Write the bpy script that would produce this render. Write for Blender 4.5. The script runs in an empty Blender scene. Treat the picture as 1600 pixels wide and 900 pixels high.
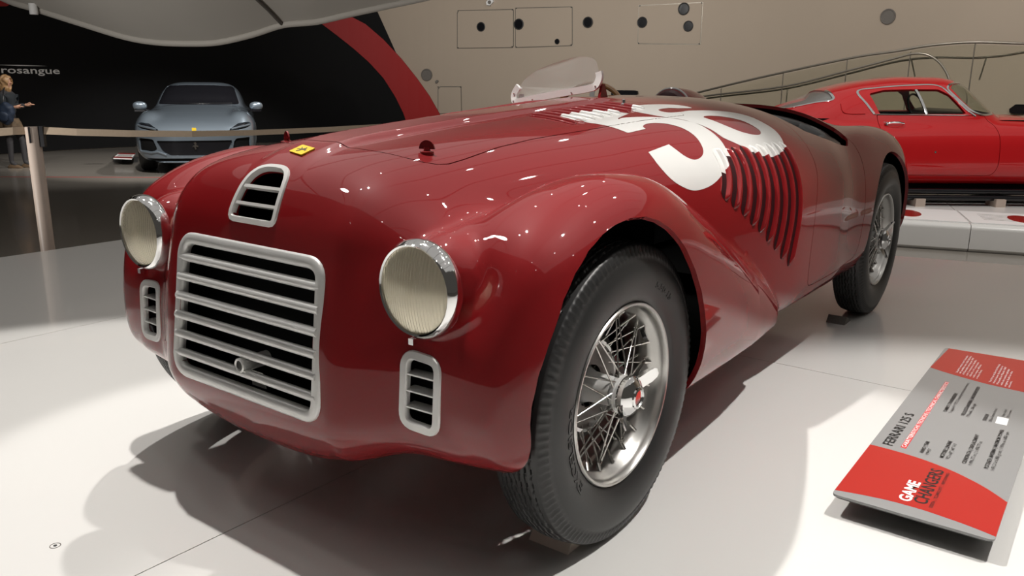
import bpy, math, random
import numpy as np
from mathutils import Vector, Matrix

random.seed(7); RNG = np.random.default_rng(7)
C = bpy.context.scene.collection
PI = math.pi

# ------------------------------------------------------------------ camera
CAM = np.array([1.527, -1.538, 1.020]); FPX = 1284.1
_v = (-0.641337, 0.243461, 0.009699)          # yaw, pitch, roll (radians)
def _cam_axes(yaw, pitch, roll):
    cy, sy = math.cos(yaw), math.sin(yaw); cp, sp = math.cos(pitch), math.sin(pitch)
    f = np.array([sy*cp, cy*cp, -sp]); r = np.array([cy, -sy, 0.0]); u = np.cross(r, f)
    cr, sr = math.cos(roll), math.sin(roll)
    return cr*r+sr*u, -sr*r+cr*u, f
CR, CU, CF = _cam_axes(*_v)
cam = bpy.data.cameras.new('camera'); camo = bpy.data.objects.new('camera', cam); C.objects.link(camo)
camo.matrix_world = Matrix(((CR[0], CU[0], -CF[0], CAM[0]), (CR[1], CU[1], -CF[1], CAM[1]), (CR[2], CU[2], -CF[2], CAM[2]), (0, 0, 0, 1)))
cam.sensor_width = 36; cam.lens = FPX/1600*36; cam.clip_start = .05; cam.clip_end = 200
bpy.context.scene.camera = camo
# ------------------------------------------------------------------ world, exposure
vs = bpy.context.scene.view_settings
vs.view_transform = 'Standard'; vs.look = 'None'; vs.gamma = 1; vs.use_curve_mapping = False; vs.exposure = 0.0
w = bpy.data.worlds.new('hall'); bpy.context.scene.world = w; w.use_nodes = True
w.node_tree.nodes['Background'].inputs[0].default_value = (.80, .74, .66, 1)
w.node_tree.nodes['Background'].inputs[1].default_value = .07
# ------------------------------------------------------------------ lamps of the hall (spots under the roof, and one added uplight)
def spot(loc, tgt, power, size=55, blend=.35, radius=.05, col=(1, .965, .92)):
    l = bpy.data.lights.new('spot_lamp', 'SPOT'); l.energy = power; l.spot_size = math.radians(size); l.spot_blend = blend
    l.shadow_soft_size = radius; l.color = col
    o = bpy.data.objects.new('spot_lamp', l); C.objects.link(o); o.location = loc
    o.rotation_euler = (Vector(tgt)-Vector(loc)).to_track_quat('-Z', 'Y').to_euler()
    return o
def lamp(loc, power, radius):
    l = bpy.data.lights.new('ceiling_lamp', 'POINT'); l.energy = power; l.shadow_soft_size = radius; l.color = (1, .965, .92)
    o = bpy.data.objects.new('ceiling_lamp', l); C.objects.link(o); o.location = loc; return o
spot((-.92, .02, 4.7), (.15, -1.1, .0), 780, 60, .12, .05)           # A: rear left of the nose
spot((2.2, 1.0, 4.7), (2.0, .3, .0), 800, 52, .35, .05)              # B: rear right
spot((-2.6, 1.9, 4.8), (-.62, .0, .75), 700, 17, .3, .05)            # right wing
spot((-7.2, 3.6, 4.6), (-11.5, 6.3, .4), 1900, 45, .5, .08)        # on the silver car
spot((-9.5, 8.5, 4.6), (-11.5, 6.6, .4), 900, 60, .5, .08)
spot((-9.6, 1.2, 4.6), (-13.2, 4.6, .6), 420, 40, .5, .08)         # by the visitor
spot((3.2, 5.0, 5.2), (1.6, 8.2, .2), 600, 70, .5, .08)            # on the red coupe
spot((-1.5, 6.5, 5.2), (.6, 8.2, .2), 260, 70, .5, .08)
spot((-8.0, 8.0, 3.4), (-9.5, 14.0, 3.2), 600, 120, .9, .2)        # wall washers
spot((-1.5, 8.6, 3.8), (-2.5, 14.5, 3.0), 540, 130, .9, .2)
spot((4.0, 7.6, 3.8), (3.5, 13.5, 3.0), 330, 130, .9, .2)
spot((-4.6, -1.8, .1), (-5.9, 3.6, 2.5), 650, 80, .9, .2)          # unseen uplight near the floor, added to brighten the membrane
for p_, e_, r_ in (((-2.66, -1.12, 4.5), 48, .175), ((-1.36, -.45, 4.5), 12, .063), ((1.43, 3.88, 4.5), 10, .050), ((2.97, 3.23, 4.5), 14, .055), ((1.9, -2.5, 4.5), 3, .03), ((3.3, -.05, 4.5), 3, .03), ((-.9, -4.6, 4.5), 3, .03),
                   ((-1.5, 5.4, 4.5), 6, .045), ((-.4, 3.36, 4.5), 3, .03), ((-1.7, 4.3, 4.5), 3, .03), ((-2.6, 3.8, 4.5), 3, .03), ((.99, 2.8, 4.5), 3, .026), ((-2.0, 2.1, 4.5), 3, .03),
                   ((3.5, -3.0, 4.5), 3, .03), ((.64, 2.45, 4.5), 3, .024), ((5.5, 1.8, 4.5), 3, .03), ((5.0, 5.5, 4.5), 4, .03), ((-4.8, -.6, 4.5), 3, .03)):
    lamp(p_, e_, r_)
def area(loc, sx, sy, power, col=(1, .965, .92)):
    l = bpy.data.lights.new('membrane_light', 'AREA'); l.shape = 'RECTANGLE'; l.size = sx; l.size_y = sy; l.energy = power; l.color = col
    o = bpy.data.objects.new('membrane_light', l); C.objects.link(o); o.location = loc; return o
area((-.6, 4.2, 6.6), 17, 16, 290)        # backlit ceiling membrane over the platforms

# ------------------------------------------------------------------ rays: where a pixel of the photograph meets a plane of the hall
def ray(px, py): return CR*(px-800)/FPX + CU*(450-py)/FPX + CF
def on_z(px, py, z): d = ray(px, py); return CAM+d*((z-CAM[2])/d[2])
def on_plane(px, py, p0, n): d = ray(px, py); return CAM+d*(np.dot(np.array(p0)-CAM, n)/np.dot(d, n))
FZ = -.42      # the hall floor; the display platform's top is z = 0

# ------------------------------------------------------------------ materials
def mat(name, col, rough=.5, metal=0, coat=0, coat_r=.03, trans=0, ior=1.5, noise=None, bump=None, spec=None):
    m = bpy.data.materials.new(name); m.use_nodes = True; nt = m.node_tree; b = nt.nodes['Principled BSDF']
    b.inputs['Base Color'].default_value = (*col, 1); b.inputs['Roughness'].default_value = rough; b.inputs['Metallic'].default_value = metal
    b.inputs['Coat Weight'].default_value = coat; b.inputs['Coat Roughness'].default_value = coat_r
    b.inputs['Transmission Weight'].default_value = trans; b.inputs['IOR'].default_value = ior
    if spec is not None: b.inputs['Specular IOR Level'].default_value = spec
    tc = None
    if noise or bump:
        tc = nt.nodes.new('ShaderNodeTexCoord')
    if noise:                      # (scale, amount): soft variation of the thing's own colour
        n = nt.nodes.new('ShaderNodeTexNoise'); n.inputs['Scale'].default_value = noise[0]; n.inputs['Detail'].default_value = 4
        nt.links.new(tc.outputs['Object'], n.inputs['Vector'])
        mx = nt.nodes.new('ShaderNodeMix'); mx.data_type = 'RGBA'
        a = [c*(1-noise[1]) for c in col]; d = [min(1, c*(1+noise[1])) for c in col]
        mx.inputs[6].default_value = (*a, 1); mx.inputs[7].default_value = (*d, 1)
        nt.links.new(n.outputs['Fac'], mx.inputs[0]); nt.links.new(mx.outputs[2], b.inputs['Base Color'])
    if bump:                       # (scale, strength, distance)
        n = nt.nodes.new('ShaderNodeTexNoise'); n.inputs['Scale'].default_value = bump[0]; n.inputs['Detail'].default_value = 5
        nt.links.new(tc.outputs['Object'], n.inputs['Vector'])
        bp = nt.nodes.new('ShaderNodeBump'); bp.inputs['Strength'].default_value = bump[1]; bp.inputs['Distance'].default_value = bump[2]
        nt.links.new(n.outputs['Fac'], bp.inputs['Height']); nt.links.new(bp.outputs[0], b.inputs['Normal'])
    return m
M = {}
M['paint'] = mat('maroon_paint', (.195, .003, .005), .55, 0, 1, .026, noise=(3, .04), spec=.12)
M['gtpaint'] = mat('scarlet_paint', (.50, .005, .008), .5, 0, 1, .02, noise=(3, .04), spec=.15)
M['silverpaint'] = mat('silver_paint', (.19, .23, .27), .32, .55, 1, .03, noise=(4, .05))
M['white'] = mat('white_paint', (.62, .61, .59), .35, 0, .6, .03, noise=(6, .03))
M['black'] = mat('black_inside', (.006, .006, .006), .8, noise=(5, .2), spec=.1)
M['blackgloss'] = mat('black_gloss', (.008, .008, .010), .18, noise=(5, .1))
M['alu'] = mat('satin_aluminium', (.72, .715, .70), .34, .35, noise=(20, .05), bump=(160, .05, .001))
M['chrome'] = mat('chrome', (.80, .80, .80), .07, 1, noise=(12, .03))
M['rim'] = mat('polished_rim', (.55, .54, .52), .28, 1, noise=(25, .08))
M['spoke'] = mat('steel_spoke', (.62, .60, .57), .25, 1, noise=(30, .1))
M['drum'] = mat('brake_drum', (.16, .15, .14), .4, .8, noise=(14, .3))
M['rubber'] = mat('tyre_rubber', (.020, .020, .020), .42, noise=(9, .15), bump=(220, .15, .0006))
M['leather'] = mat('black_leather', (.016, .016, .017), .28, noise=(9, .2), bump=(90, .2, .001))
M['maroonleather'] = mat('dark_maroon_leather', (.05, .002, .005), .4, noise=(9, .2))
M['wood'] = mat('varnished_wood', (.36, .17, .05), .25, 0, .6, noise=(30, .3))
M['glass'] = mat('clear_glass', (1, 1, 1), .02, trans=1, ior=1.45, noise=None)
M['dust_haze_glass'] = mat('dusty_hazed_glass', (.72, .71, .68), .25, 0, 1, .02, noise=(40, .12)); M['dust_haze_glass'].node_tree.nodes['Principled BSDF'].inputs['Alpha'].default_value = .20
M['lampglass'] = mat('lamp_glass', (.98, .91, .72), .22, .5, 1, .02); M['lampglass'].node_tree.nodes['Principled BSDF'].inputs['Alpha'].default_value = .62
M['reflector'] = mat('lamp_reflector', (.88, .79, .60), .5, .2, noise=(6, .05))
M['chockbeige'] = mat('chock_beige', (.92, .80, .70), .5, noise=(20, .05))
M['louvre_shade'] = mat('louvre_shade_maroon', (.022, .001, .002), .6, noise=(9, .1), spec=.2)  # shade on the louvres' front flanks, put into the paint colour
M['screenmetal'] = mat('bright_screen_frame', (.90, .90, .88), .45, .0, noise=(20, .05))
M['yellow'] = mat('badge_yellow', (.80, .55, .03), .3, noise=(9, .04))
M['stage'] = mat('white_lacquered_platform', (.70, .69, .67), .30, 0, .35, .06, noise=(1.3, .02), bump=(3, .02, .003))
M['seam'] = mat('joint_dark', (.10, .09, .08), .6, noise=(9, .2))
M['floor'] = mat('grey_resin_floor', (.22, .20, .175), .22, 0, .3, .1, noise=(.8, .06))
M['wallbeige'] = mat('beige_plaster_wall', (.43, .355, .28), .8, noise=(1.2, .03), bump=(90, .1, .002))
M['wallblack'] = mat('black_painted_wall', (.006, .006, .0065), .75, noise=(2, .1), spec=.2)
M['bandred'] = mat('red_wall_band', (.36, .004, .004), .55, noise=(2, .04))
M['signgrey'] = mat('sign_grey_print', (.28, .28, .28), .22, 0, .3, .05, noise=(4, .02))
M['signred'] = mat('sign_red_print', (.42, .022, .016), .22, 0, .3, .05, noise=(4, .02))
M['inkblack'] = mat('print_black', (.015, .015, .015), .4, noise=(4, .1))
M['inkwhite'] = mat('print_white', (.85, .85, .84), .4, noise=(4, .02))
M['inkred'] = mat('print_red', (.62, .03, .03), .4, noise=(4, .02))
M['canvas'] = mat('ceiling_membrane', (.45, .425, .385), .6, noise=(2, .03))
M['beige'] = mat('beige_lacquer_metal', (.50, .41, .35), .45, noise=(20, .05))
M['belt'] = mat('beige_belt_webbing', (.48, .38, .28), .8, noise=(60, .08), bump=(300, .2, .001))
M['steel'] = mat('brushed_steel_rail', (.22, .20, .165), .35, .6, noise=(20, .1))
M['railglass'] = mat('balustrade_glass', (.86, .88, .82), .03, trans=1, ior=1.15)
M['darkgrey'] = mat('dark_grey_plastic', (.03, .03, .03), .5, noise=(10, .1))
M['grey'] = mat('grey_speaker_mesh', (.16, .145, .13), .8, noise=(200, .3))
M['inkfine'] = M['inkblack']
# lamp glass gets vertical flutes through its geometry; nothing else to do here

# ------------------------------------------------------------------ object helpers
def obj(name, me, parent=None, m=None):
    if m is not None and not me.materials: me.materials.append(m)
    o = bpy.data.objects.new(name, me); C.objects.link(o)
    if parent is not None: o.parent = parent
    return o
def empty(name, loc=(0, 0, 0), rz=0, parent=None):
    o = bpy.data.objects.new(name, None); C.objects.link(o); o.location = loc; o.rotation_euler = (0, 0, rz); o.empty_display_size = .1
    if parent is not None: o.parent = parent
    return o
def tag(o, label=None, cat=None, group=None, kind=None):
    if label: o['label'] = label
    if cat: o['category'] = cat
    if group: o['group'] = group
    if kind: o['kind'] = kind
    return o
def mesh(name, V, F, m=None, smooth=True, N=None, mats=None, fm=None, auto=None):
    me = bpy.data.meshes.new(name)
    me.from_pydata([tuple(v) for v in np.asarray(V, float).tolist()], [], [tuple(int(i) for i in f) for f in (F.tolist() if hasattr(F, 'tolist') else F)])
    if m is not None: me.materials.append(m)
    if mats:
        for q in mats: me.materials.append(q)
    if fm is not None: me.polygons.foreach_set('material_index', np.asarray(fm, np.int32))
    me.polygons.foreach_set('use_smooth', [bool(smooth)]*len(me.polygons))
    me.update()
    if N is not None: me.normals_split_custom_set_from_vertices([tuple(n) for n in N.tolist()])
    elif auto: me.set_sharp_from_angle(angle=math.radians(auto))
    return me
class MB:
    """collects simple shapes into one mesh"""
    def __init__(s): s.V = []; s.F = []
    def add(s, V, F):
        k = len(s.V); s.V += [tuple(v) for v in V]; s.F += [tuple(i+k for i in f) for f in F]; return s
    def box(s, c, d, rz=0, R=None):
        x, y, z = d[0]/2, d[1]/2, d[2]/2
        P = np.array([(a*x, b*y, e*z) for e in (-1, 1) for b in (-1, 1) for a in (-1, 1)])
        if R is None and rz: R = np.array([[math.cos(rz), -math.sin(rz), 0], [math.sin(rz), math.cos(rz), 0], [0, 0, 1]])
        if R is not None: P = P@np.array(R).T
        return s.add(P+np.array(c), [(0, 2, 3, 1), (4, 5, 7, 6), (0, 1, 5, 4), (2, 6, 7, 3), (0, 4, 6, 2), (1, 3, 7, 5)])
    def tube(s, P, r, n=8, cap=True, closed=False):
        P = np.array(P, float); m = len(P); rr = np.broadcast_to(r, (m,))
        T = np.gradient(P, axis=0) if not closed else np.roll(P, -1, 0)-np.roll(P, 1, 0)
        T /= np.linalg.norm(T, axis=1)[:, None]+1e-12
        up = np.array([0, 0, 1.]) if abs(T[0][2]) < .9 else np.array([1., 0, 0])
        a = np.cross(T[0], up); a /= np.linalg.norm(a); V = []
        for i in range(m):
            a = a-T[i]*np.dot(a, T[i]); a /= np.linalg.norm(a); b = np.cross(T[i], a)
            for k in range(n):
                t = 2*PI*k/n; V.append(P[i]+rr[i]*(math.cos(t)*a+math.sin(t)*b))
        F = []
        for i in range(m if closed else m-1):
            j = (i+1) % m
            for k in range(n):
                l = (k+1) % n; F.append((i*n+k, i*n+l, j*n+l, j*n+k))
        if cap and not closed: F += [tuple(range(n-1, -1, -1)), tuple((m-1)*n+k for k in range(n))]
        return s.add(V, F)
    def lathe(s, prof, n=48, axis='x', c=(0, 0, 0), mod=None, closed=False):
        """prof: (along axis, radius)"""
        V = []; p = len(prof)
        for k in range(n):
            t = 2*PI*k/n
            for j, (a, r) in enumerate(prof):
                if mod: a, r = mod(k, j, a, r)
                q = (a, r*math.cos(t), r*math.sin(t)) if axis == 'x' else ((r*math.cos(t), a, r*math.sin(t)) if axis == 'y' else (r*math.cos(t), r*math.sin(t), a))
                V.append((q[0]+c[0], q[1]+c[1], q[2]+c[2]))
        F = []
        for k in range(n):
            l = (k+1) % n
            for j in range(p if closed else p-1):
                i = (j+1) % p
                f = (k*p+j, l*p+j, l*p+i, k*p+i)
                F.append(f if axis != 'y' else f[::-1])
        return s.add(V, F)
    def prism(s, P, h, axis=2, base=0):
        """outline P (2-D) extruded along an axis from base to base+h"""
        n = len(P); ax = [i for i in range(3) if i != axis]; V = []
        for z in (base, base+h):
            for p in P:
                v = [0, 0, 0]; v[ax[0]] = p[0]; v[ax[1]] = p[1]; v[axis] = z; V.append(v)
        F = [tuple(range(n-1, -1, -1)), tuple(range(n, 2*n))]+[(i, (i+1) % n, (i+1) % n+n, i+n) for i in range(n)]
        return s.add(V, F)
    def me(s, name, m=None, smooth=False, auto=40): return mesh(name, s.V, s.F, m, smooth=smooth or bool(auto), auto=auto)
    def build(s, name, m, parent=None, smooth=False, auto=40): return obj(name, s.me(name, m, smooth, auto), parent)

# ------------------------------------------------------------------ implicit surfaces
def prof(ks, vs):
    ks = np.array(ks, float); vs = np.array(vs, float)
    h = np.diff(ks); d = np.diff(vs)/h
    m = np.zeros(len(ks)); m[0] = d[0]; m[-1] = d[-1]
    for i in range(1, len(ks)-1):
        if d[i-1]*d[i] > 0:
            w1 = 2*h[i]+h[i-1]; w2 = h[i]+2*h[i-1]; m[i] = (w1+w2)/(w1/d[i-1]+w2/d[i])
    def f(x):
        x = np.clip(x, ks[0], ks[-1]); i = np.clip(np.searchsorted(ks, x)-1, 0, len(ks)-2); t = (x-ks[i])/h[i]
        return (2*t**3-3*t*t+1)*vs[i]+(t**3-2*t*t+t)*h[i]*m[i]+(-2*t**3+3*t*t)*vs[i+1]+(t**3-t*t)*h[i]*m[i+1]
    return f
def smin(a, b, k):
    h = np.maximum(k-np.abs(a-b), 0)/k
    return np.minimum(a, b)-h*h*h*k/6
def smax(a, b, k): return -smin(-a, -b, k)
def smooth(a, b, x):
    t = np.clip((x-a)/(b-a), 0, 1); return t*t*(3-2*t)
def grad(F, P, e=1e-4):
    g = np.empty_like(P)
    for i in range(3):
        d = np.zeros(3); d[i] = e; a = P+d; b = P-d
        g[:, i] = (F(a[:, 0], a[:, 1], a[:, 2])-F(b[:, 0], b[:, 1], b[:, 2]))/(2*e)
    return g
def project(F, P, n=3):
    for _ in range(n):
        g = grad(F, P); f = F(P[:, 0], P[:, 1], P[:, 2])
        P = P-np.clip(f/np.maximum((g*g).sum(1), .05), -.02, .02)[:, None]*g
    return P
def normals(F, P):
    g = grad(F, P, 4e-4); return g/(np.linalg.norm(g, axis=1)[:, None]+1e-9)
def nets(F, lo, hi, h):
    ax = [np.arange(lo[i], hi[i]+h, h) for i in range(3)]
    X, Y, Z = np.meshgrid(*ax, indexing='ij'); f = F(X, Y, Z); s = f < 0; n = s.shape
    c = [s[i:n[0]-1+i, j:n[1]-1+j, k:n[2]-1+k] for i in (0, 1) for j in (0, 1) for k in (0, 1)]
    cnt = sum(a.astype(np.int8) for a in c); act = (cnt > 0) & (cnt < 8)
    idx = -np.ones(act.shape, int); idx[act] = np.arange(act.sum()); I = np.argwhere(act)
    acc = np.zeros((len(I), 3)); num = np.zeros(len(I))
    for a in range(3):
        oth = [q for q in range(3) if q != a]
        for b in (0, 1):
            for d in (0, 1):
                o0 = [0, 0, 0]; o0[oth[0]] = b; o0[oth[1]] = d; o1 = list(o0); o1[a] = 1
                A = I+o0; B = I+o1; fa = f[tuple(A.T)]; fb = f[tuple(B.T)]; m = (fa < 0) != (fb < 0)
                t = np.where(m, fa/(fa-fb+1e-20), 0); acc += np.where(m[:, None], A+t[:, None]*(B-A), 0); num += m
    V = np.array([q[0] for q in ax])+h*acc/num[:, None]; Q = []
    for a in range(3):
        u, v = [(1, 2), (2, 0), (0, 1)][a]
        s0 = [slice(1, -1)]*3; s1 = [slice(1, -1)]*3; s0[a] = slice(0, -1); s1[a] = slice(1, None)
        A = s[tuple(s0)]; B = s[tuple(s1)]; E = np.argwhere(A != B); ins = A[tuple(E.T)]
        off = np.ones(3, int); off[a] = 0; E = E+off
        du = np.zeros(3, int); du[u] = 1; dv = np.zeros(3, int); dv[v] = 1
        q = np.stack([idx[tuple((E-du-dv).T)], idx[tuple((E-dv).T)], idx[tuple(E.T)], idx[tuple((E-du).T)]], 1)
        q[~ins] = q[~ins][:, ::-1]; Q.append(q)
    Q = np.concatenate(Q)
    return V, np.concatenate([Q[:, [0, 1, 2]], Q[:, [0, 2, 3]]])
def clip(V, N, T, g):
    """keep the part of the surface where g < 0, cut exactly along g = 0"""
    gv = g(V); ins = gv < 0; k = ins[T].sum(1)
    keep = T[k == 3]; out = [keep]; newV = []; newN = []; key = {}
    def cut(a, b):
        q = (a, b) if a < b else (b, a)
        if q in key: return key[q]
        t = gv[a]/(gv[a]-gv[b]); p = V[a]+t*(V[b]-V[a]); n = N[a]+t*(N[b]-N[a]); n = n/(np.linalg.norm(n)+1e-9)
        key[q] = len(V)+len(newV); newV.append(p); newN.append(n); return key[q]
    ex = []
    for tri in T[(k == 1) | (k == 2)].tolist():
        for r in range(3):
            a, b, c = tri[r], tri[(r+1) % 3], tri[(r+2) % 3]
            if ins[a] and not ins[b] and not ins[c]: ex.append((a, cut(a, b), cut(a, c))); break
            if ins[a] and ins[b] and not ins[c]:
                bc = cut(b, c); ca = cut(c, a); ex.append((a, b, bc)); ex.append((a, bc, ca)); break
    if ex: out.append(np.array(ex))
    T2 = np.concatenate(out); V2 = np.concatenate([V, np.array(newV)]) if newV else V; N2 = np.concatenate([N, np.array(newN)]) if newN else N
    return compact(V2, N2, T2)
def compact(V, N, T):
    use = np.zeros(len(V), bool); use[T.ravel()] = True; m = np.cumsum(use)-1
    return V[use], N[use], m[T]
def rim(V, N, T, depth):
    """strips folded inwards along every open edge: the thickness of the panel"""
    E = np.concatenate([T[:, [0, 1]], T[:, [1, 2]], T[:, [2, 0]]]); S = np.sort(E, 1)
    _, inv, cnt = np.unique(S[:, 0].astype(np.int64)*len(V)+S[:, 1], return_inverse=True, return_counts=True)
    B = E[cnt[inv.ravel()] == 1]; A, D = V[B[:, 0]], V[B[:, 1]]
    nA, nD = N[B[:, 0]], N[B[:, 1]]; A2, D2 = A-nA*depth, D-nD*depth
    sn = np.cross(D-A, nA); sn /= np.linalg.norm(sn, axis=1)[:, None]+1e-9
    k = len(V); b = len(B); R = np.arange(b)
    V2 = np.concatenate([V, A, D, D2, A2]); N2 = np.concatenate([N, sn, sn, sn, sn])
    T1 = np.stack([k+b+R, k+R, k+3*b+R], 1); T3 = np.stack([k+b+R, k+3*b+R, k+2*b+R], 1)
    return V2, N2, np.concatenate([T, T1, T3])
def sd_poly(x, y, P):
    P = np.array(P, float); x = np.asarray(x, float); d = np.full(x.shape, 1e9); s = np.zeros(x.shape, bool)
    for i in range(len(P)):
        ax, ay = P[i]; bx, by = P[(i+1) % len(P)]; ex, ey = bx-ax, by-ay
        t = np.clip(((x-ax)*ex+(y-ay)*ey)/(ex*ex+ey*ey+1e-12), 0, 1)
        d = np.minimum(d, (x-ax-t*ex)**2+(y-ay-t*ey)**2)
        c = ((ay > y) != (by > y)) & (x < ex*(y-ay)/(ey+1e-15)+ax); s ^= c
    d = np.sqrt(d); return np.where(s, -d, d)
def rounded(P, r, k=6):
    """outline with rounded corners"""
    P = [np.array(p, float) for p in P]; out = []
    for i in range(len(P)):
        a, b, c = P[i-1], P[i], P[(i+1) % len(P)]
        rr = min(r, .45*np.linalg.norm(a-b), .45*np.linalg.norm(c-b))
        p = b+(a-b)/np.linalg.norm(a-b)*rr; q = b+(c-b)/np.linalg.norm(c-b)*rr
        for j in range(k+1):
            t = j/k; out.append((1-t)**2*p+2*t*(1-t)*b+t*t*q)
    return out
def spline(P, k=6, closed=True):
    P = np.array(P, float); n = len(P); out = []
    for i in range(n if closed else n-1):
        if closed: a, b, c, d = P[i-1], P[i], P[(i+1) % n], P[(i+2) % n]
        else: a, b, c, d = P[max(i-1, 0)], P[i], P[i+1], P[min(i+2, n-1)]
        for j in range(k):
            t = j/k; out.append(.5*((2*b)+(c-a)*t+(2*a-5*b+4*c-d)*t*t+(-a+3*b-3*c+d)*t**3))
    if not closed: out.append(P[-1])
    return out
def sweep_loop(P, N, prof2, closed=True):
    """profile (u across, n along the normal) swept along points P with surface normals N"""
    P = np.array(P); N = np.array(N); m = len(P)
    T = np.roll(P, -1, 0)-np.roll(P, 1, 0)
    if not closed: T[0] = P[1]-P[0]; T[-1] = P[-1]-P[-2]
    T /= np.linalg.norm(T, axis=1)[:, None]+1e-9; U = np.cross(T, N); U /= np.linalg.norm(U, axis=1)[:, None]+1e-9
    k = len(prof2); V = []
    for i in range(m):
        for u, n in prof2: V.append(P[i]+U[i]*u+N[i]*n)
    F = []
    for i in range(m if closed else m-1):
        j = (i+1) % m
        for a in range(k):
            b = (a+1) % k; F.append((i*k+a, j*k+a, j*k+b, i*k+b))
    if not closed: F += [tuple(range(k)), tuple((m-1)*k+a for a in range(k-1, -1, -1))]
    return V, F
def text_mesh(s, size, m, extrude=.0, bold=0.0, name='lettering', xs=1.0, align='LEFT'):
    cu = bpy.data.curves.new(name, 'FONT'); cu.body = s; cu.size = size; cu.extrude = extrude; cu.offset = bold; cu.align_x = align
    cu.resolution_u = 3
    o = bpy.data.objects.new(name, cu); C.objects.link(o)
    dg = bpy.context.evaluated_depsgraph_get(); me = bpy.data.meshes.new_from_object(o.evaluated_get(dg), depsgraph=dg)
    bpy.data.objects.remove(o); bpy.data.curves.remove(cu)
    me.materials.clear(); me.materials.append(m)
    n = len(me.vertices); a = np.empty(n*3); me.vertices.foreach_get('co', a); a = a.reshape(-1, 3); a[:, 0] *= xs
    me.vertices.foreach_set('co', a.ravel()); me.update(); return me
def me_co(me):
    a = np.empty(len(me.vertices)*3); me.vertices.foreach_get('co', a); return a.reshape(-1, 3)
def me_set(me, a): me.vertices.foreach_set('co', np.asarray(a).ravel()); me.update()

# ================================================================== THE ROADSTER (x: its left, y: backwards, z: up; origin under the front axle)
# hull
H_top=prof([-.6,-.3,-.1,.2,.6,1.0,1.3,1.7,2.1,2.5,2.9,3.3],[.84,.872,.892,.917,.943,.970,.983,.962,.948,.890,.77,.63])
H_w  =prof([-.6,-.3,0,.4,.8,1.1,1.3,1.7,2.1,2.5,2.9,3.3],[.44,.455,.475,.53,.61,.652,.666,.668,.635,.59,.50,.36])
H_sh =prof([-.6,0,.4,.8,1.2,2.0,3.3],[.50,.52,.52,.52,.52,.52,.46])
H_bot=prof([-.6,-.3,0,.4,1.0,2.0,2.8,3.3],[.165,.18,.21,.22,.222,.225,.30,.36])
H_p  =prof([-.6,0,.5,1.0,1.5,2.2,3.3],[3.0,2.9,2.7,2.7,2.8,2.6,2.3])
def hull(x,y,z):
    w=H_w(y);zt=H_top(y);zs=H_sh(y);p=H_p(y);zb=H_bot(y)+.36*np.minimum(x*x,.065)*(1-smooth(.0,.5,y))
    up=z>zs
    v=np.where(up,(z-zs)/(zt-zs),(zs-z)/(zs-zb))
    q=np.where(up,p,3.4+4.0*smooth(.3,.9,y))
    rho=(np.abs(x/w)**q+np.abs(v)**q)**(1/q)
    s=np.where(up,np.minimum(w,zt-zs),np.minimum(w,zs-zb))
    return (rho-1)*s
# front fender
F_cx =prof([-.5,-.2,.1,.5,.9,1.2],[.585,.59,.60,.60,.60,.60])
F_top=prof([-.5,-.40,-.3,-.15,.0,.12,.35,.7,1.0,1.15],[.66,.70,.758,.812,.832,.825,.745,.575,.41,.30])
F_w  =prof([-.5,-.35,-.1,.2,.6,.9,1.15],[.150,.160,.156,.150,.121,.088,.050])
F_bot=prof([-.5,-.35,-.1,.2,.5,1.15],[.31,.267,.25,.23,.225,.23])
def ffender(x,y,z):
    cx=F_cx(y);w=F_w(y);zt=F_top(y);zb=F_bot(y)
    zc=zt-np.minimum(.17,(zt-zb)*.6)
    up=z>zc
    v=np.where(up,(z-zc)/(zt-zc),(zc-z)/(zc-zb))
    q=np.where(up,2.2,3.2)
    rho=(np.abs((x-cx)/w)**q+np.abs(v)**q)**(1/q)
    return (rho-1)*.14
# front face: y must be > Yf(x,z)
YZ=prof([.0,.16,.24,.33,.45,.67,.72,.78,.83,.87,.92],[-.40,-.44,-.478,-.505,-.50,-.463,-.452,-.425,-.390,-.33,-.22])
YX=prof([0,.27,.44,.55,.64,.70,.74,.80],[.0,.0,.062,.068,.080,.110,.150,.27])
def face(x,y,z):
    return -(y-(YZ(z)+YX(x)+.032*smooth(.40,.50,x)*(1-smooth(.57,.69,x))*smooth(.50,.68,z)*(1-smooth(.72,.86,z))))*.85
# rear fender
def rfender(x,y,z):
    a=np.abs((x-.50)/(.192+.014*smooth(2.3,2.7,y)));b=np.abs((y-2.43)/.74);c=np.where(z>.45,(z-.45)/.40,(.45-z)/.24)
    c=np.abs(c)
    return ((a**2.4+b**2.3+c**2.3)**(1/2.3)-1)*.24
def pod(x,y,z):
    # headlamp pod: capsule along y, slightly rising to the back
    a=np.array([.478,-.33,.642]);b=np.array([.50,.05,.66])
    d=b-a;L=d@d
    t=np.clip(((x-a[0])*d[0]+(y-a[1])*d[1]+(z-a[2])*d[2])/L,0,1)
    q=np.sqrt((x-a[0]-t*d[0])**2+(y-a[1]-t*d[1])**2+(z-a[2]-t*d[2])**2)
    r=.0925+.0*t
    front=(-.420)-y
    return smax(q-r,front,.012)
def valance(x,y,z):
    return smax(smax(np.maximum(x-.60,y+.12),VAL(x)-z,.05),z-.56,.05)
VAL=prof([0,.2,.3,.435,.55,.62],[.23,.235,.250,.266,.285,.30])
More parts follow.
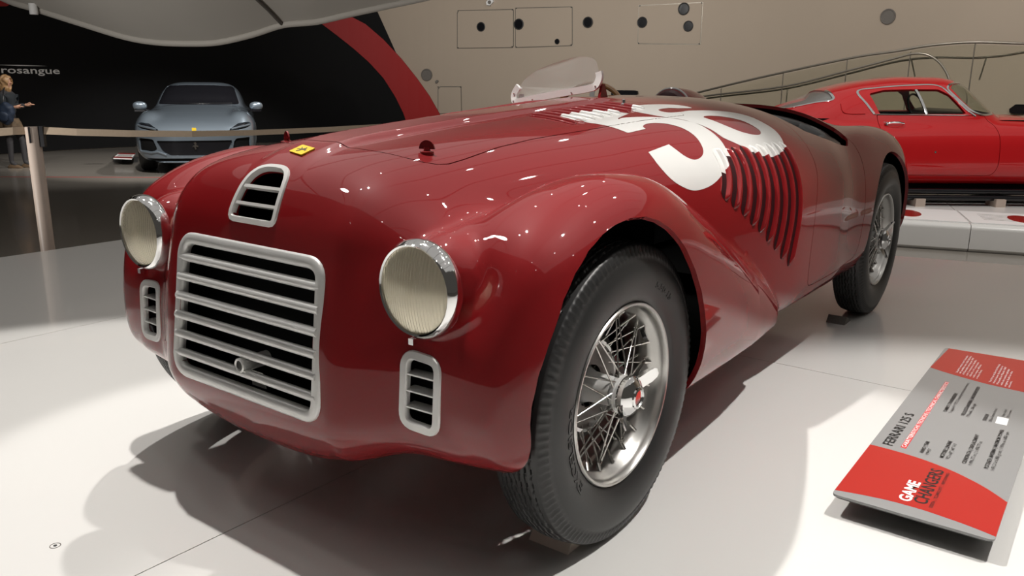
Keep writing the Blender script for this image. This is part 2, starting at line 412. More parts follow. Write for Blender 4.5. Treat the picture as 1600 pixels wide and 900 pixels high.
def F_CAR(x,y,z):
    x=np.sqrt(x*x+1e-8)
    # raised central spine: lift of the top near the centre line
    lift=.014*(1-smooth(.055,.095,x))*smooth(-.46,-.30,y)*(1-smooth(.9,1.1,y))*smooth(.6,.75,z)
    h=hull(x,y,z-lift)
    f=smax(ffender(x,y,z),(y-1.12)*.8,.04)
    kf=.05+.10*(1-smooth(-.35,.05,y))+.05*smooth(.45,.75,.0*z+ .0)
    b=smin(h,f,kf)
    b=smin(b,valance(x,y,z),.04)
    b=smax(b,face(x,y,z-lift*.0),.11)
    b=smin(b,pod(x,y,z),.03)
    b=smin(b,rfender(x,y,z),.06)
    b=smax(b,(.20+(y-2.68)*.75-z)*.8,.06)
    # tail closing
    b=smax(b,(y-3.25)+.6*(x*x)*1.2,.25)
    return b


FIVE = [(0.4801, 0.2966), (0.6043, 0.2915), (0.7038, 0.3478), (0.7412, 0.4287), (0.6892, 0.4436), (0.6522, 0.4568), (0.6371, 0.4688), (0.6636, 0.4638), (0.6922, 0.4678), (0.7509, 0.4939), (0.8001, 0.5214), (0.834, 0.5455), (0.8708, 0.5858), (0.9082, 0.636), (0.9178, 0.7028), (0.9141, 0.7667), (0.8976, 0.8233), (0.8753, 0.8632), (0.8417, 0.8972), (0.7983, 0.9303), (0.7395, 0.9571), (0.6835, 0.9656), (0.635, 0.9592), (0.5959, 0.9313), (0.5606, 0.8823), (0.5436, 0.8109), (0.5477, 0.7341), (0.66, 0.7245), (0.6702, 0.7774), (0.6818, 0.8094), (0.7024, 0.8309), (0.7222, 0.835), (0.7493, 0.8294), (0.7768, 0.8097), (0.7973, 0.7764), (0.8146, 0.7214), (0.8138, 0.6639), (0.791, 0.6108), (0.7452, 0.5712), (0.6971, 0.5624), (0.6655, 0.5749), (0.6576, 0.5965), (0.5639, 0.5962), (0.5407, 0.5055), (0.5001, 0.4272)]
SIX = [(1.0679, 0.4954), (1.0626, 0.445), (1.0172, 0.3876), (0.9324, 0.3445), (0.8597, 0.3418), (0.8153, 0.3675), (0.7885, 0.4147), (0.8023, 0.4836), (0.8409, 0.5485), (0.8754, 0.5819), (0.9082, 0.636), (0.9318, 0.7002), (0.9402, 0.7625), (0.9721, 0.8072), (1.0048, 0.8439), (1.0289, 0.8812), (1.0764, 0.9087), (1.1274, 0.9206), (1.1808, 0.9162), (1.2262, 0.9023), (1.2591, 0.8798), (1.2847, 0.8438), (1.2984, 0.79), (1.2843, 0.7296), (1.2575, 0.6627), (1.1968, 0.6029), (1.1104, 0.5547), (1.0196, 0.5219), (0.9657, 0.518), (0.9187, 0.5105), (0.894, 0.4948), (0.8891, 0.4675), (0.9033, 0.4467), (0.9605, 0.4502), (1.0165, 0.4794)]
HOLE = [(1.0052, 0.6042), (1.0454, 0.6013), (1.1062, 0.6295), (1.1691, 0.6856), (1.1904, 0.7464), (1.1888, 0.783), (1.1582, 0.7972), (1.1158, 0.785), (1.0692, 0.7517), (1.0373, 0.6994), (1.0157, 0.6416)]
car = empty('racing_roadster', (0, 0, 0))
tag(car, 'dark red vintage open racing roadster with white number 56, nearest car in front', 'car')
V0, T0 = nets(F_CAR, (-.86, -.60, .10), (.86, 3.40, 1.06), .0115)
V0 = project(F_CAR, V0, 3); N0 = normals(F_CAR, V0)
A1Y, A1Z, A1R = -.015, .385, .368
A2Y, A2Z, A2R = 2.42, .365, .375
COCK = [(0, 1.40), (.28, 1.42), (.367, 1.475), (.43, 1.51), (.49, 1.54), (.535, 1.60), (.562, 1.74), (.578, 1.9), (.588, 2.0), (.57, 2.06), (.50, 2.11), (.36, 2.155), (0, 2.18)]
COCK = [(-x, y) for x, y in COCK[::-1][:-1]]+COCK
GR_OUT = rounded([(-.258, .673), (.258, .673), (.266, .328), (-.266, .328)], .050, 8)
GR_IN = rounded([(-.236, .651), (.236, .651), (.243, .351), (-.243, .351)], .034, 6)
SV_C = (.4825, .431)
def side_vent(sx, inset, r):
    a, b = .0515-inset, .083-inset
    return rounded([(sx*(SV_C[0]-a), .431+b), (sx*(SV_C[0]+a), .431+b-.004), (sx*(SV_C[0]+a), .431-b), (sx*(SV_C[0]-a), .431-b+.004)], r, 6)
NV = [(.0, .8385), (.030, .8375), (.052, .831), (.066, .818), (.0745, .795), (.080, .76), (.083, .719)]
def nose_vent(s):
    P = [(x*s, .775+(z-.775)*(s if s < 1 else 1)) for x, z in NV]
    P = P+[(-x, z) for x, z in P[::-1][:-1]]
    return rounded(P, .016, 3)
ARCH1 = [(-.352, .08), (-.362, .28), (-.369, .351), (-.376, .402), (-.375, .44), (-.363, .50), (-.342, .557), (-.307, .635), (-.274, .677), (-.224, .714), (-.17, .737), (-.120, .750), (-.065, .757), (-.01, .754), (.037, .741), (.087, .716), (.156, .664), (.219, .602), (.27, .538), (.305, .477), (.331, .421), (.339, .385), (.342, .331), (.335, .278), (.31, .08)]
ARCH2 = [(2.47-.36*math.cos(t), .365+.375*math.sin(t)) for t in np.linspace(0, PI, 30)]
ARCH2 = [(2.15, .08), (2.12, .28)]+ARCH2+[(2.825, .28), (2.80, .08)]
def arch(V, P, e): return np.maximum(sd_poly(V[:, 1], V[:, 2], P)-e, .36-np.abs(V[:, 0]))
def arches(V, e=0): return np.minimum(arch(V, ARCH1, e), arch(V, ARCH2, e))
def openings(V, e=0):
    g = -arches(V, e)
    def cutp(d): return -(d-e)
    front = V[:, 1]+.30
    for P in (GR_IN, side_vent(1, .014, .02), side_vent(-1, .014, .02), nose_vent(.89)):
        g = np.maximum(g, np.where(front < 0, cutp(sd_poly(V[:, 0], V[:, 2], P)), -1))
    g = np.maximum(g, np.where(V[:, 2] > .6, cutp(sd_poly(V[:, 0], V[:, 1], COCK)), -1))
    return g
DOOR = rounded([(1.50, 1.2), (1.48, .875), (1.462, .80), (1.451, .738), (1.392, .619), (1.379, .512), (1.371, .403), (1.378, .328), (1.45, .322), (1.717, .321), (2.005, .330), (2.010, .446), (2.035, .528), (2.050, .652), (2.065, .743), (2.075, .83), (2.08, 1.2)], .05, 4)
BON = [(0, -.247), (.082, -.245), (.169, -.238), (.235, -.222), (.278, -.202), (.300, -.175), (.308, -.145), (.306, -.09), (.300, -.02), (.293, .056), (.291, .2), (.297, .33), (.31, .53), (.328, .70), (.348, .845), (.36, .93), (.33, .965), (0, .985)]
BON = BON+[(-x, y) for x, y in BON[::-1][1:-1]]
def g_door(V): return np.maximum(sd_poly(V[:, 1], V[:, 2], DOOR), .30-V[:, 0])
def g_bon(V): return np.maximum(sd_poly(V[:, 0], V[:, 1], BON), .66-V[:, 2])
GAP = .0016
def panel(name, VNT, depth, parent=car, m=M['paint']):
    V, N, T = rim(*VNT, depth)
    return obj(name, mesh(name, V, T, m, N=N), parent)
S = clip(V0, N0, T0, openings)
liner_src = S
door = clip(*S, lambda V: g_door(V)+GAP)
rest = clip(*S, lambda V: GAP-g_door(V))
bon = clip(*rest, lambda V: g_bon(V)+GAP)
shell = clip(*rest, lambda V: GAP-g_bon(V))
body_o = panel('body_shell', shell, .014)
panel('door', door, .010); bonnet_o = panel('bonnet', bon, .010)
# black inside of the panels
Li = clip(*liner_src, lambda V: openings(V, .004))
Lv, Ln, Lt = Li
obj('inner_shell', mesh('inner_shell', Lv-Ln*.013, Lt, M['black'], N=Ln), car)

# ---- racing numbers painted over bonnet and flank
def theta(V): return np.arctan2(V[:, 0], V[:, 2]-.35)
def g_five(V): return np.maximum(sd_poly(V[:, 1], theta(V), FIVE5), -V[:, 0])
def g_six(V): return np.maximum(np.maximum(sd_poly(V[:, 1], theta(V), SIX5), -sd_poly(V[:, 1], theta(V), HOLE5)), -V[:, 0])
_b = [0, 3, 6, 26, 27, 41, 42, 45]; _f = FIVE+[FIVE[0]]; FIVE5 = []
for i in range(len(_b)-1): FIVE5 += [tuple(q) for q in spline(_f[_b[i]:_b[i+1]+1], 4, False)[:-1]]
SIX5 = spline(SIX, 4); HOLE5 = spline(HOLE, 4)
def subdiv(V, N, T):
    E = np.concatenate([T[:, [0, 1]], T[:, [1, 2]], T[:, [2, 0]]]); S = np.sort(E, 1)
    K, inv = np.unique(S[:, 0].astype(np.int64)*len(V)+S[:, 1], return_inverse=True); inv = inv.ravel()
    a, b = K//len(V), K % len(V); n = len(T)
    V2 = np.concatenate([V, (V[a]+V[b])/2]); m = len(V)+inv
    e0, e1, e2 = m[:n], m[n:2*n], m[2*n:]
    T2 = np.concatenate([np.stack([T[:, 0], e0, e2], 1), np.stack([e0, T[:, 1], e1], 1), np.stack([e2, e1, T[:, 2]], 1), np.stack([e0, e1, e2], 1)])
    V2 = project(F_CAR, V2, 2); return V2, normals(F_CAR, V2), T2
cen = V0[T0].mean(1); sel = (cen[:, 0] > .05) & (cen[:, 1] > .40) & (cen[:, 1] < 1.36) & (cen[:, 2] > .60)
R0 = compact(V0, N0, T0[sel])
R0 = subdiv(*R0); R0 = subdiv(*R0)
for nm, gf in (('racing_number', g_five), ('racing_number', g_six)):
    D = clip(*R0, gf)
    D = clip(*D, lambda V: np.where(np.abs(V[:, 0]) < .5, GAP*.8-np.abs(g_bon(V)), -1)) if True else D
    Vd, Nd, Td = rim(D[0]+D[1]*.0009, D[1], D[2], .0008)
    o = obj(nm, mesh(nm, Vd, Td, M['white'], N=Nd), car); o['label'] = 'white painted figure ' + ('five' if gf is g_five else 'six')

# ---- surface lookups
def surf_y(x, z, a=-.75, b=-.05):
    x = np.atleast_1d(np.asarray(x, float)); z = np.atleast_1d(np.asarray(z, float)); lo = np.full(x.shape, a); hi = np.full(x.shape, b)
    for _ in range(28):
        m = (lo+hi)/2; f = F_CAR(x, m, z) < 0; hi = np.where(f, m, hi); lo = np.where(f, lo, m)
    return np.stack([x, hi, z], 1)
def surf_z(x, y, a=1.2, b=.4):
    x = np.atleast_1d(np.asarray(x, float)); y = np.atleast_1d(np.asarray(y, float)); lo = np.full(x.shape, a); hi = np.full(x.shape, b)
    for _ in range(28):
        m = (lo+hi)/2; f = F_CAR(x, y, m) < 0; hi = np.where(f, m, hi); lo = np.where(f, lo, m)
    return np.stack([x, y, hi], 1)
def surf_x(y, z, a=1.0, b=.0):
    y = np.atleast_1d(np.asarray(y, float)); z = np.atleast_1d(np.asarray(z, float)); lo = np.full(y.shape, a); hi = np.full(y.shape, b)
    for _ in range(28):
        m = (lo+hi)/2; f = F_CAR(m, y, z) < 0; hi = np.where(f, m, hi); lo = np.where(f, lo, m)
    return np.stack([hi, y, z], 1)
def frame_on_face(name, outline, prof2, m, parent):
    O = np.array(outline); P = surf_y(O[:, 0], O[:, 1]); N = normals(F_CAR, P)
    V, F = sweep_loop(P, N, prof2); return obj(name, mesh(name, V, F, m, auto=50), parent)
def offset_outline(a, b): return [((p[0]+q[0])/2, (p[1]+q[1])/2) for p, q in zip(a, b)]
# main grille
W = .0135
gf = frame_on_face('grille', rounded([(-.2465, .6615), (.2465, .6615), (.254, .340), (-.254, .340)], .042, 8), [(-W, -.012), (-W, .003), (-W+.005, .0075), (W-.005, .0075), (W, .003), (W, -.012)], M['alu'], car)
for i in range(6):
    z = .6615-(i+1)*.0459; hw = .2465+(.6615-z)*.023+.002
    xs = np.linspace(-hw, hw, 25); P = surf_y(xs, np.full(25, z)); N = normals(F_CAR, P); N[:, 0] = 0; N /= np.linalg.norm(N, axis=1)[:, None]
    pr = [(.0105*math.cos(t), .0100*math.sin(t)-.002) for t in np.linspace(-PI, PI, 13)[:-1]]
    V, F = sweep_loop(P-np.array([0, .0, 0]), N, pr, closed=False)
    obj('bar', mesh('bar', V, F, M['alu'], auto=60), gf)
MB().lathe([(-.545, .011), (-.548, .014), (-.545, .017), (-.47, .017), (-.47, .012), (-.54, .011)], 24, 'y', (.004, .034, .405)).build('crank_tube', M['alu'], car)
MB().prism([(.000, .350), (.050, .350), (.040, .385), (.002, .385)], .002, 1, -.478).build('tow_bracket', M['alu'], car)
MB().box((0, -.392, .485), (.56, .010, .40)).box((0, -.385, .43), (1.12, .008, .28)).build('radiator', M['black'], car)
# side vents
for sx in (1, -1):
    o = frame_on_face('side_vent', side_vent(sx, .009, .026), [(-.0095, -.010), (-.0095, .001), (-.007, .004), (.007, .004), (.0095, .001), (.0095, -.010)], M['alu'], car)
    for k in (-1, 0, 1):
        z = .431+k*.0335; xs = np.linspace(SV_C[0]-.040, SV_C[0]+.040, 7)*sx; P = surf_y(xs, np.full(7, z))
        N = np.tile([0, -1., 0], (7, 1)); V, F = sweep_loop(P, N, [(-.0016, -.030), (-.0016, .001), (.0016, .001), (.0016, -.030)], closed=False)
        obj('slat', mesh('slat', V, F, M['alu'], auto=50), o)
# nose vent
O = nose_vent(.945)
nv = frame_on_face('nose_vent', O, [(-.0070, -.008), (-.0070, .002), (-.005, .0045), (.005, .0045), (.0070, .002), (.0070, -.008)], M['white'], car)
for z in (.757, .793):
    hw = .0775 if z < .77 else .071; xs = np.linspace(-hw, hw, 9); P = surf_y(xs, np.full(9, z)); N = normals(F_CAR, P)
    V, F = sweep_loop(P, N, [(-.0035, -.012), (-.0035, .002), (.0035, .002), (.0035, -.012)], closed=False)
    obj('slat', mesh('slat', V, F, M['white'], auto=50), nv)
# badge
bc = surf_z(.012, -.311)[0]; bn = normals(F_CAR, bc[None])[0]
bd = empty('badge', bc, 0, car)
Rb = Vector(bn).to_track_quat('Z', 'Y').to_matrix().to_4x4(); bd.matrix_local = Matrix.Translation(bc)@Rb@Matrix.Rotation(math.radians(-12), 4, 'Z')
bd.name = 'badge_mount'
MB().prism(rounded([(-.029, -.0185), (.029, -.0185), (.029, .0185), (-.029, .0185)], .003, 3), .003, 2, .0005).build('badge_plate', M['yellow'], bd)
horse = [(-.004, -.013), (-.001, -.006), (-.006, -.003), (-.010, -.008), (-.012, -.006), (-.008, .000), (-.002, .002), (.000, .008), (-.003, .012), (.001, .014), (.004, .011), (.003, .005), (.009, .007), (.012, .003), (.011, .002), (.008, .004), (.004, .000), (.004, -.004), (.009, -.009), (.008, -.011), (.001, -.004), (-.001, -.012)]
MB().prism([(y*1.25, x) for x, y in horse], .0006, 2, .0035).build('badge_horse', M['inkblack'], bd)
for c_, s_ in ((M['bandred'], -.0),): pass

# ---- headlamps
def flute(me):
    a = me_co(me).copy(); a[:, 1] += .0022*np.sin(a[:, 0]*2*PI/.0064)*np.clip((.083-np.hypot(a[:, 0], a[:, 2]))/.004, 0, 1); me_set(me, a)
def headlamp(sx):
    root = empty('headlamp', (.4815*sx, -.415, .640), 0, car)
    ring = [(.006, .0900), (-.001, .0955), (-.010, .0975), (-.020, .0975), (-.029, .0945), (-.036, .088), (-.034, .0845), (-.026, .0845), (-.010, .085)]
    MB().lathe(ring, 72, 'y').build('trim_ring', M['chrome'], root, auto=35)
    bowl = [(-.028, .0845)]+[(-.028+.070*(1-(r/.0845)**2), r) for r in np.linspace(.082, .012, 12)]+[(.045, .0)]
    flute(MB().lathe([(a_, r_) for a_, r_ in [(-.028, .0845)]+[(-.028+.070*(1-(r/.0845)**2), r) for r in np.linspace(.083, .001, 44)]], 120, 'y', mod=None).build('reflector', M['reflector'], root, auto=80).data)
    n = 200; V = []; k = 44
    rs = np.linspace(0, .0855, k); tt = np.linspace(0, 2*PI, 240, endpoint=False)
    def sheet(off, flute):
        out = []
        for r in rs[1:]:
            for t in tt:
                x, z = r*math.cos(t), r*math.sin(t)
                y = -.030-.016*(1-(r/.0855)**2)+off
                if flute: y += .0009*math.sin(x*2*PI/.0072)*min(1, (.0855-r)/.004)
                out.append((x, y, z))
        return out
    A = sheet(0, True); B = sheet(.004, True); nt = len(tt); nr = k-1
    V = A+[(0, -.046, 0)]+B+[(0, -.042, 0)]; F = []; offb = len(A)+1
    for q, o_ in ((0, 0), (1, offb)):
        for i in range(nr-1):
            for j in range(nt):
                l = (j+1) % nt; f = (o_+i*nt+j, o_+i*nt+l, o_+(i+1)*nt+l, o_+(i+1)*nt+j); F.append(f if q == 1 else f[::-1])
        c0 = o_+nr*nt
        for j in range(nt):
            f = (c0, o_+(j+1) % nt, o_+j) if q == 0 else (c0, o_+j, o_+(j+1) % nt); F.append(f[::-1])
    for j in range(nt):
        l = (j+1) % nt; F.append(((nr-1)*nt+j, (nr-1)*nt+l, offb+(nr-1)*nt+l, offb+(nr-1)*nt+j))
    obj('lens', mesh('lens', V, F, M['lampglass'], auto=70), root)
    MB().lathe([(.03, .0), (.03, .009), (.0, .010), (-.008, .007), (-.012, .0)], 16, 'y').build('bulb', M['chrome'], root)
    MB().box((0, -.038, -.098), (.012, .010, .012)).build('clamp_screw', M['chrome'], root)
headlamp(1); headlamp(-1)

# ---- flank louvres (raised, painted; white where the number runs over them)
LT = [(.845, .830), (.899, .828), (.941, .830), (.992, .831), (1.042, .831), (1.09, .833), (1.142, .836), (1.194, .836), (1.245, .834)]
LB = [(.766, .694), (.805, .666), (.853, .640), (.899, .606), (.946, .579), (.999, .542), (1.056, .507), (1.110, .469), (1.171, .436)]
def in_number(P): 
    P = np.atleast_2d(P); return (g_five(P) < 0) | (g_six(P) < 0)
def louvre(P, N, back, parent, wid=.030, hgt=.012, shade_band=True):
    """P: points on the skin along the louvre, N: normals, back: unit vectors towards the raised end; the shade of its front flank is painted as a dark band"""
    m = len(P); pr = [(-.66, 0), (-.64, .12), (-.12, .16), (-.08, .62), (-.02, .88), (.06, 1.0), (.20, .92), (.31, .55), (.35, 0)]
    V = []; F = []; fm = []; cen = []
    for i in range(m):
        d = min(i, m-1-i)/(m-1)*m/(m*.10); e = math.sin(min(1, d)*PI/2)**.8
        w_ = wid*(.35+.65*e)
        for u, h in pr: V.append(P[i]+back[i]*u*w_+N[i]*((h*hgt*e+.0006) if 0 < h else -.0015))
    k = len(pr); V = np.array(V)
    for i in range(m-1):
        for a in range(k-1):
            f = (i*k+a, i*k+a+1, (i+1)*k+a+1, (i+1)*k+a); F.append(f); cen.append(V[list(f)].mean(0))
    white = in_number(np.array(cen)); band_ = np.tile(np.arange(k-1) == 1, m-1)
    fm = np.where(white, 1, np.where(band_ & shade_band, 2, 0))
    return obj('louvre', mesh('louvre', V, F, mats=[M['paint'], M['white'], M['louvre_shade']], fm=fm, auto=60), parent)
for (y0, z0), (y1, z1) in zip(LT, LB):
    L = [(y0+(y0-y1)*.06, z0+.012)]; n = 110
    ys = np.linspace(y0, y1, n); zs = np.linspace(z0+.006, z1, n); bow = .012*np.sin(np.linspace(0, PI, n))
    P = surf_x(ys+bow, zs); N = normals(F_CAR, P); T = np.gradient(P, axis=0); T /= np.linalg.norm(T, axis=1)[:, None]
    B = np.cross(T, N); B *= np.sign(B[:, 1])[:, None]
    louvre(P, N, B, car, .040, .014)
for i in range(9):
    y = .455+i*.050; xs = np.linspace(.100, .258, 80); P = surf_z(xs, np.full(80, y)); N = normals(F_CAR, P)
    T = np.gradient(P, axis=0); T /= np.linalg.norm(T, axis=1)[:, None]; B = np.cross(T, N); B *= np.sign(B[:, 1])[:, None]
    louvre(P, N, B, bonnet_o, .034, .008, False)
    xs = -xs; P = surf_z(xs, np.full(80, y)); N = normals(F_CAR, P)
    T = np.gradient(P, axis=0); T /= np.linalg.norm(T, axis=1)[:, None]; B = np.cross(T, N); B *= np.sign(B[:, 1])[:, None]
    louvre(P, N, B, bonnet_o, .034, .008, False)

# ---- bonnet catches
def catch(x, y):
    p = surf_z(x, y)[0]; o = empty('bonnet_catch', p, math.radians(20 if x > 0 else -20), car)
    MB().lathe([(-.003, .0), (-.003, .016), (.003, .016), (.005, .008), (.014, .007), (.014, 0)], 20, 'z').build('stem', M['paint'], o)
    a = np.linspace(0, PI, 14); MB().prism([(.019*math.cos(t), .009+.020*math.sin(t)) for t in a], .004, 1, -.002).build('wing_tab', M['paint'], o)
catch(.247, -.150); catch(-.247, -.150)
p = surf_z(.18, .86)[0]; MB().lathe([(-.002, 0), (-.002, .011), (.004, .011), (.008, .006), (.018, .006), (.020, .003), (.020, 0)], 16, 'z', tuple(p)).build('bonnet_pin', M['chrome'], car)

# ---- windscreen
SCR = [(-0.3437, 0.9546), (-0.3456, 0.9767), (-0.3283, 0.9998), (-0.3052, 1.0325), (-0.2639, 1.0585), (-0.2187, 1.0777), (-0.1369, 1.1018), (-0.0705, 1.1143), (-0.0302, 1.1114), (-0.008, 1.0969), (0.0054, 1.0633), (0.0131, 1.0296), (0.0054, 1.0104), (-0.0148, 1.0008), (-0.1331, 0.9825), (-0.2494, 0.9633), (-0.3312, 0.9488)]
ws = empty('windscreen', (0, 0, 0), 0, car)
def scr_y(x): return .98-.02*(1-((x+.168)/.183)**2)
G = spline(SCR, 3); V = []; n = len(G)
for off in (0, .005):
    for x, z in G: V.append((x, scr_y(x)+off+.12*(z-1.0), z))
obj('pane', mesh('pane', V, [tuple(range(n)), tuple(range(2*n-1, n-1, -1))]+[(i, i+n, (i+1) % n+n, (i+1) % n) for i in range(n)], M['dust_haze_glass'], smooth=False), ws)
FP = spline([(-0.3283, 1.0065), (-0.3456, 0.9835), (-0.3485, 0.9642), (-0.3312, 0.9508), (-0.2494, 0.9642), (-0.1331, 0.9835), (-0.0234, 1.0017), (0.0025, 1.0142), (0.0112, 1.0392), (0.0074, 1.0585)], 5, closed=False)
P = np.array([(x, scr_y(x)+.12*(z-1.0), z) for x, z in FP]); V, F = sweep_loop(P, np.tile([0, -1., 0], (len(P), 1)), [(-.012, -.009), (-.012, .004), (.012, .004), (.012, -.009)], closed=False)
V = np.array(V)+np.array([0, 0, .005])
fr = obj('frame', mesh('frame', V, F, M['screenmetal'], auto=50), ws)
for t in (.12, .28, .45, .62, .78):
    q = P[int(t*(len(P)-1))]; MB().lathe([(-.0045, 0), (-.0075, .003), (-.0045, .004)], 10, 'y', (q[0], q[1], q[2])).build('rivet', M['chrome'], fr)
for x in (.012, -.335):
    z0 = float(surf_z(x, .99)[0, 2]); MB().prism([(.975, z0-.004), (1.03, z0-.004), (1.005, z0+.045), (.99, z0+.045)], .010, 0, x).build('bracket', M['paint'], ws)
# ---- steering wheel
sw = empty('steering_wheel', (-.335, 1.46, .842), 0, car); sw.rotation_euler = (math.radians(72), 0, 0)
a = np.linspace(0, 2*PI, 49)[:-1]
MB().tube([(.19*math.cos(t), .19*math.sin(t), 0) for t in a], .011, 10, closed=True).build('rim', M['wood'], sw)
for t in (PI/2, PI*7/6, -PI/6):
    MB().box((.095*math.cos(t), .095*math.sin(t), 0), (.18, .022, .003), rz=t).build('spoke', M['alu'], sw)
MB().lathe([(-.25, .015), (.0, .015), (.012, .032), (.02, .028), (.02, 0)], 20, 'z').build('hub', M['alu'], sw)
# ---- cockpit: floor, seats, padded back
MB().box((0, 1.78, .30), (1.16, .82, .02)).build('cockpit_floor', M['black'], car)
dash = MB().box((0, 1.37, .76), (.88, .02, .22)).build('dashboard', M['blackgloss'], car)
def pleated(name, pts, z0, z1, parent, puff=.022, wid=.062, sgn=1):
    P = np.array(spline(pts, 10, closed=False)); s = np.r_[0, np.cumsum(np.linalg.norm(np.diff(P, axis=0), axis=1))]
    n = int(s[-1]/.006); q = np.linspace(0, s[-1], n); X = np.interp(q, s, P[:, 0]); Y = np.interp(q, s, P[:, 1]); T = np.stack([np.gradient(X), np.gradient(Y)], 1); T /= np.linalg.norm(T, axis=1)[:, None]
    Nn = np.stack([-T[:, 1], T[:, 0]], 1)*sgn; V = []; prf = []
    for t in np.linspace(0, PI, 9): prf.append((math.sin(t), 1, t))
    k = 18; F = []; ztop = np.minimum(z1, surf_z(X, Y)[:, 2]-.036)
    for i in range(n):
        z1 = ztop[i]; b = abs(math.sin(PI*q[i]/wid))**.5*puff
        for j in range(k):
            if j < 10: d = .5+.5*math.sin(PI*j/9*.5); h = z0+(z1-z0-.03)*j/9; off = b+.035*math.sin(PI*.5*min(1, j/3))
            else: t = (j-10)/7*PI; h = z1-.03+.03*math.sin(t)*1.0+.0; off = (b+.035)*math.cos(t)
            V.append((X[i]+Nn[i, 0]*off, Y[i]+Nn[i, 1]*off, h))
    for i in range(n-1):
        for j in range(k-1): F.append((i*k+j, i*k+j+1, (i+1)*k+j+1, (i+1)*k+j))
    return obj(name, mesh(name, V, F, M['leather'], auto=80), parent)
pleated('seat_back', [(.47, 1.64), (.512, 1.85), (.508, 1.97), (.45, 2.045), (.30, 2.10), (.03, 2.12)], .45, .90, car, .026, .13)
pleated('seat_back', [(-.03, 2.12), (-.30, 2.10), (-.45, 2.045), (-.508, 1.97), (-.512, 1.85), (-.47, 1.64)], .45, .90, car, .026, .13)
for sx in (1, -1):
    MB().box((.30*sx, 1.86, .42), (.44, .44, .14)).build('seat_cushion', M['leather'], car)
# rolled leather edge of the opening
CE = rounded(COCK, .03, 3); CEa = np.array(CE); Pz = surf_z(CEa[:, 0], CEa[:, 1])
MB().tube(Pz-np.array([0, 0, .012]), .011, 8, closed=True).build('cockpit_piping', M['leather'], car)
# headrest fairing behind the driver
hd = empty('headrest', (-.365, 2.32, .90), 0, car)
def F_HD(x, y, z): return np.where(y < 0, np.sqrt((x/.115)**2+(z/.11)**2+(np.minimum(y, 0)/.05)**2), np.sqrt((x/.115)**2+(z/.11)**2+(np.maximum(y, 0)/.40)**2))-1.0
V, T = nets(F_HD, (-.14, -.07, -.13), (.14, .44, .14), .012); N = normals(F_HD, V)
obj('fairing', mesh('fairing', V, T, M['paint'], N=N), hd)
MB().lathe([(-.062, 0), (-.060, .06), (-.050, .088), (-.03, .098), (-.01, .10)], 32, 'y').build('pad', M['maroonleather'], hd)
a = np.linspace(0, 2*PI, 41)[:-1]; MB().tube([(.106*math.cos(t), -.012, .106*math.sin(t)) for t in a], .006, 8, closed=True).build('beading', M['white'], hd)

# ---- wheel wells
for AP, xo in ((ARCH1, .63), (ARCH2, .60)):
    for sx in (1, -1):
        Q = [p for p in AP if p[1] > .30]; V = []; F = []
        for y, z in Q: V += [(sx*.34, y, z), (sx*xo, y, z)]
        n = len(Q)
        for i in range(n-1): F.append((2*i, 2*i+1, 2*i+3, 2*i+2))
        k = len(V); V.append((sx*.34, (Q[0][0]+Q[-1][0])/2, .36)); F += [(k, 2*i, 2*i+2) for i in range(n-1)]
        MB().add(V, F).build('wheel_well', M['black'], car)
# ---- wheels
def tyre_mesh(R=.347, zig=True):
    half = .070; prf = []
    # from inner bead round the tread to the outer bead: (x, r)
    side = [(-.050, .207), (-.056, .212), (-.066, .230), (-.0725, .255), (-.0735, .275), (-.069, .297), (-.0640, .305), (-.0655, .3065), (-.0610, .3150), (-.0575, .3255)]
    side = [(x, r+max(0, r-.23)*.105) for x, r in side]
    tread = []
    xs = np.linspace(-.052, .052, 53)
    for x in xs:
        tread.append((x, R-.0075*(x/.052)**2))
    prf = side+tread+[(-a, r) for a, r in side[::-1]]
    ns, nt = len(side), len(tread); n = 360
    grooves = [-.0385, -.0255, -.0125, 0, .0125, .0255, .0385]
    V = np.zeros((n, len(prf), 3))
    for k in range(n):
        t = 2*PI*k/n; z = .0016*(1 if (k//3) % 2 else -1)
        for j, (x, r) in enumerate(prf):
            if ns <= j < ns+nt:
                g = min(abs(x-gg-z) for gg in grooves)
                if g < .0015: r -= .0055
            elif j in (ns-1, ns-2, ns+nt, ns+nt+1):
                if (k % 3) < 1: x *= .955; r -= .002
            elif j in (ns-3, ns+nt+2):
                if (k % 3) < 1: x *= .97
            V[k, j] = (x, r*math.cos(t), r*math.sin(t))
    p = len(prf); F = []
    K = np.arange(n)[:, None]; J = np.arange(p-1)[None, :]; L = (K+1) % n
    F = np.stack([K*p+J, L*p+J, L*p+J+1, K*p+J+1], -1).reshape(-1, 4)
    return mesh('tyre', V.reshape(-1, 3), F, M['rubber'], auto=50)
TY = tyre_mesh()
def arc_text(s, r, ang, size, xs=1.0, flip=False):
    """raised lettering on the outer sidewall, centred at an angle (0 = backwards, 90 = up)"""
    me = text_mesh(s, size, M['rubber'], .0009, .0004, 'lettering', xs, 'CENTER'); a = me_co(me).copy(); o = np.empty_like(a)
    for i, (u, v, w_) in enumerate(a):
        rr = r+v; t = math.radians(ang)-u/r
        # sidewall bulge at radius rr
        x = np.interp(rr, [.212, .230, .255, .275, .297, .305], [.056, .066, .0725, .0735, .069, .064])
        o[i] = (x+w_+.0002, -rr*math.cos(t)*-1, rr*math.sin(t))
    me_set(me, o); return me
RIM = [(-.055, .2075), (-.057, .203), (-.050, .2005), (-.040, .196), (-.030, .186), (-.012, .182), (.012, .182), (.026, .187), (.036, .1965), (.046, .200), (.055, .2005), (.060, .204), (.0605, .2085), (.057, .211), (.052, .2095), (.044, .204), (.034, .2015), (.024, .191), (-.024, .191), (-.034, .2015), (-.050, .2095)]
rimme = MB().lathe(RIM, 96, 'x', closed=True).me('rim', M['rim'], auto=40)
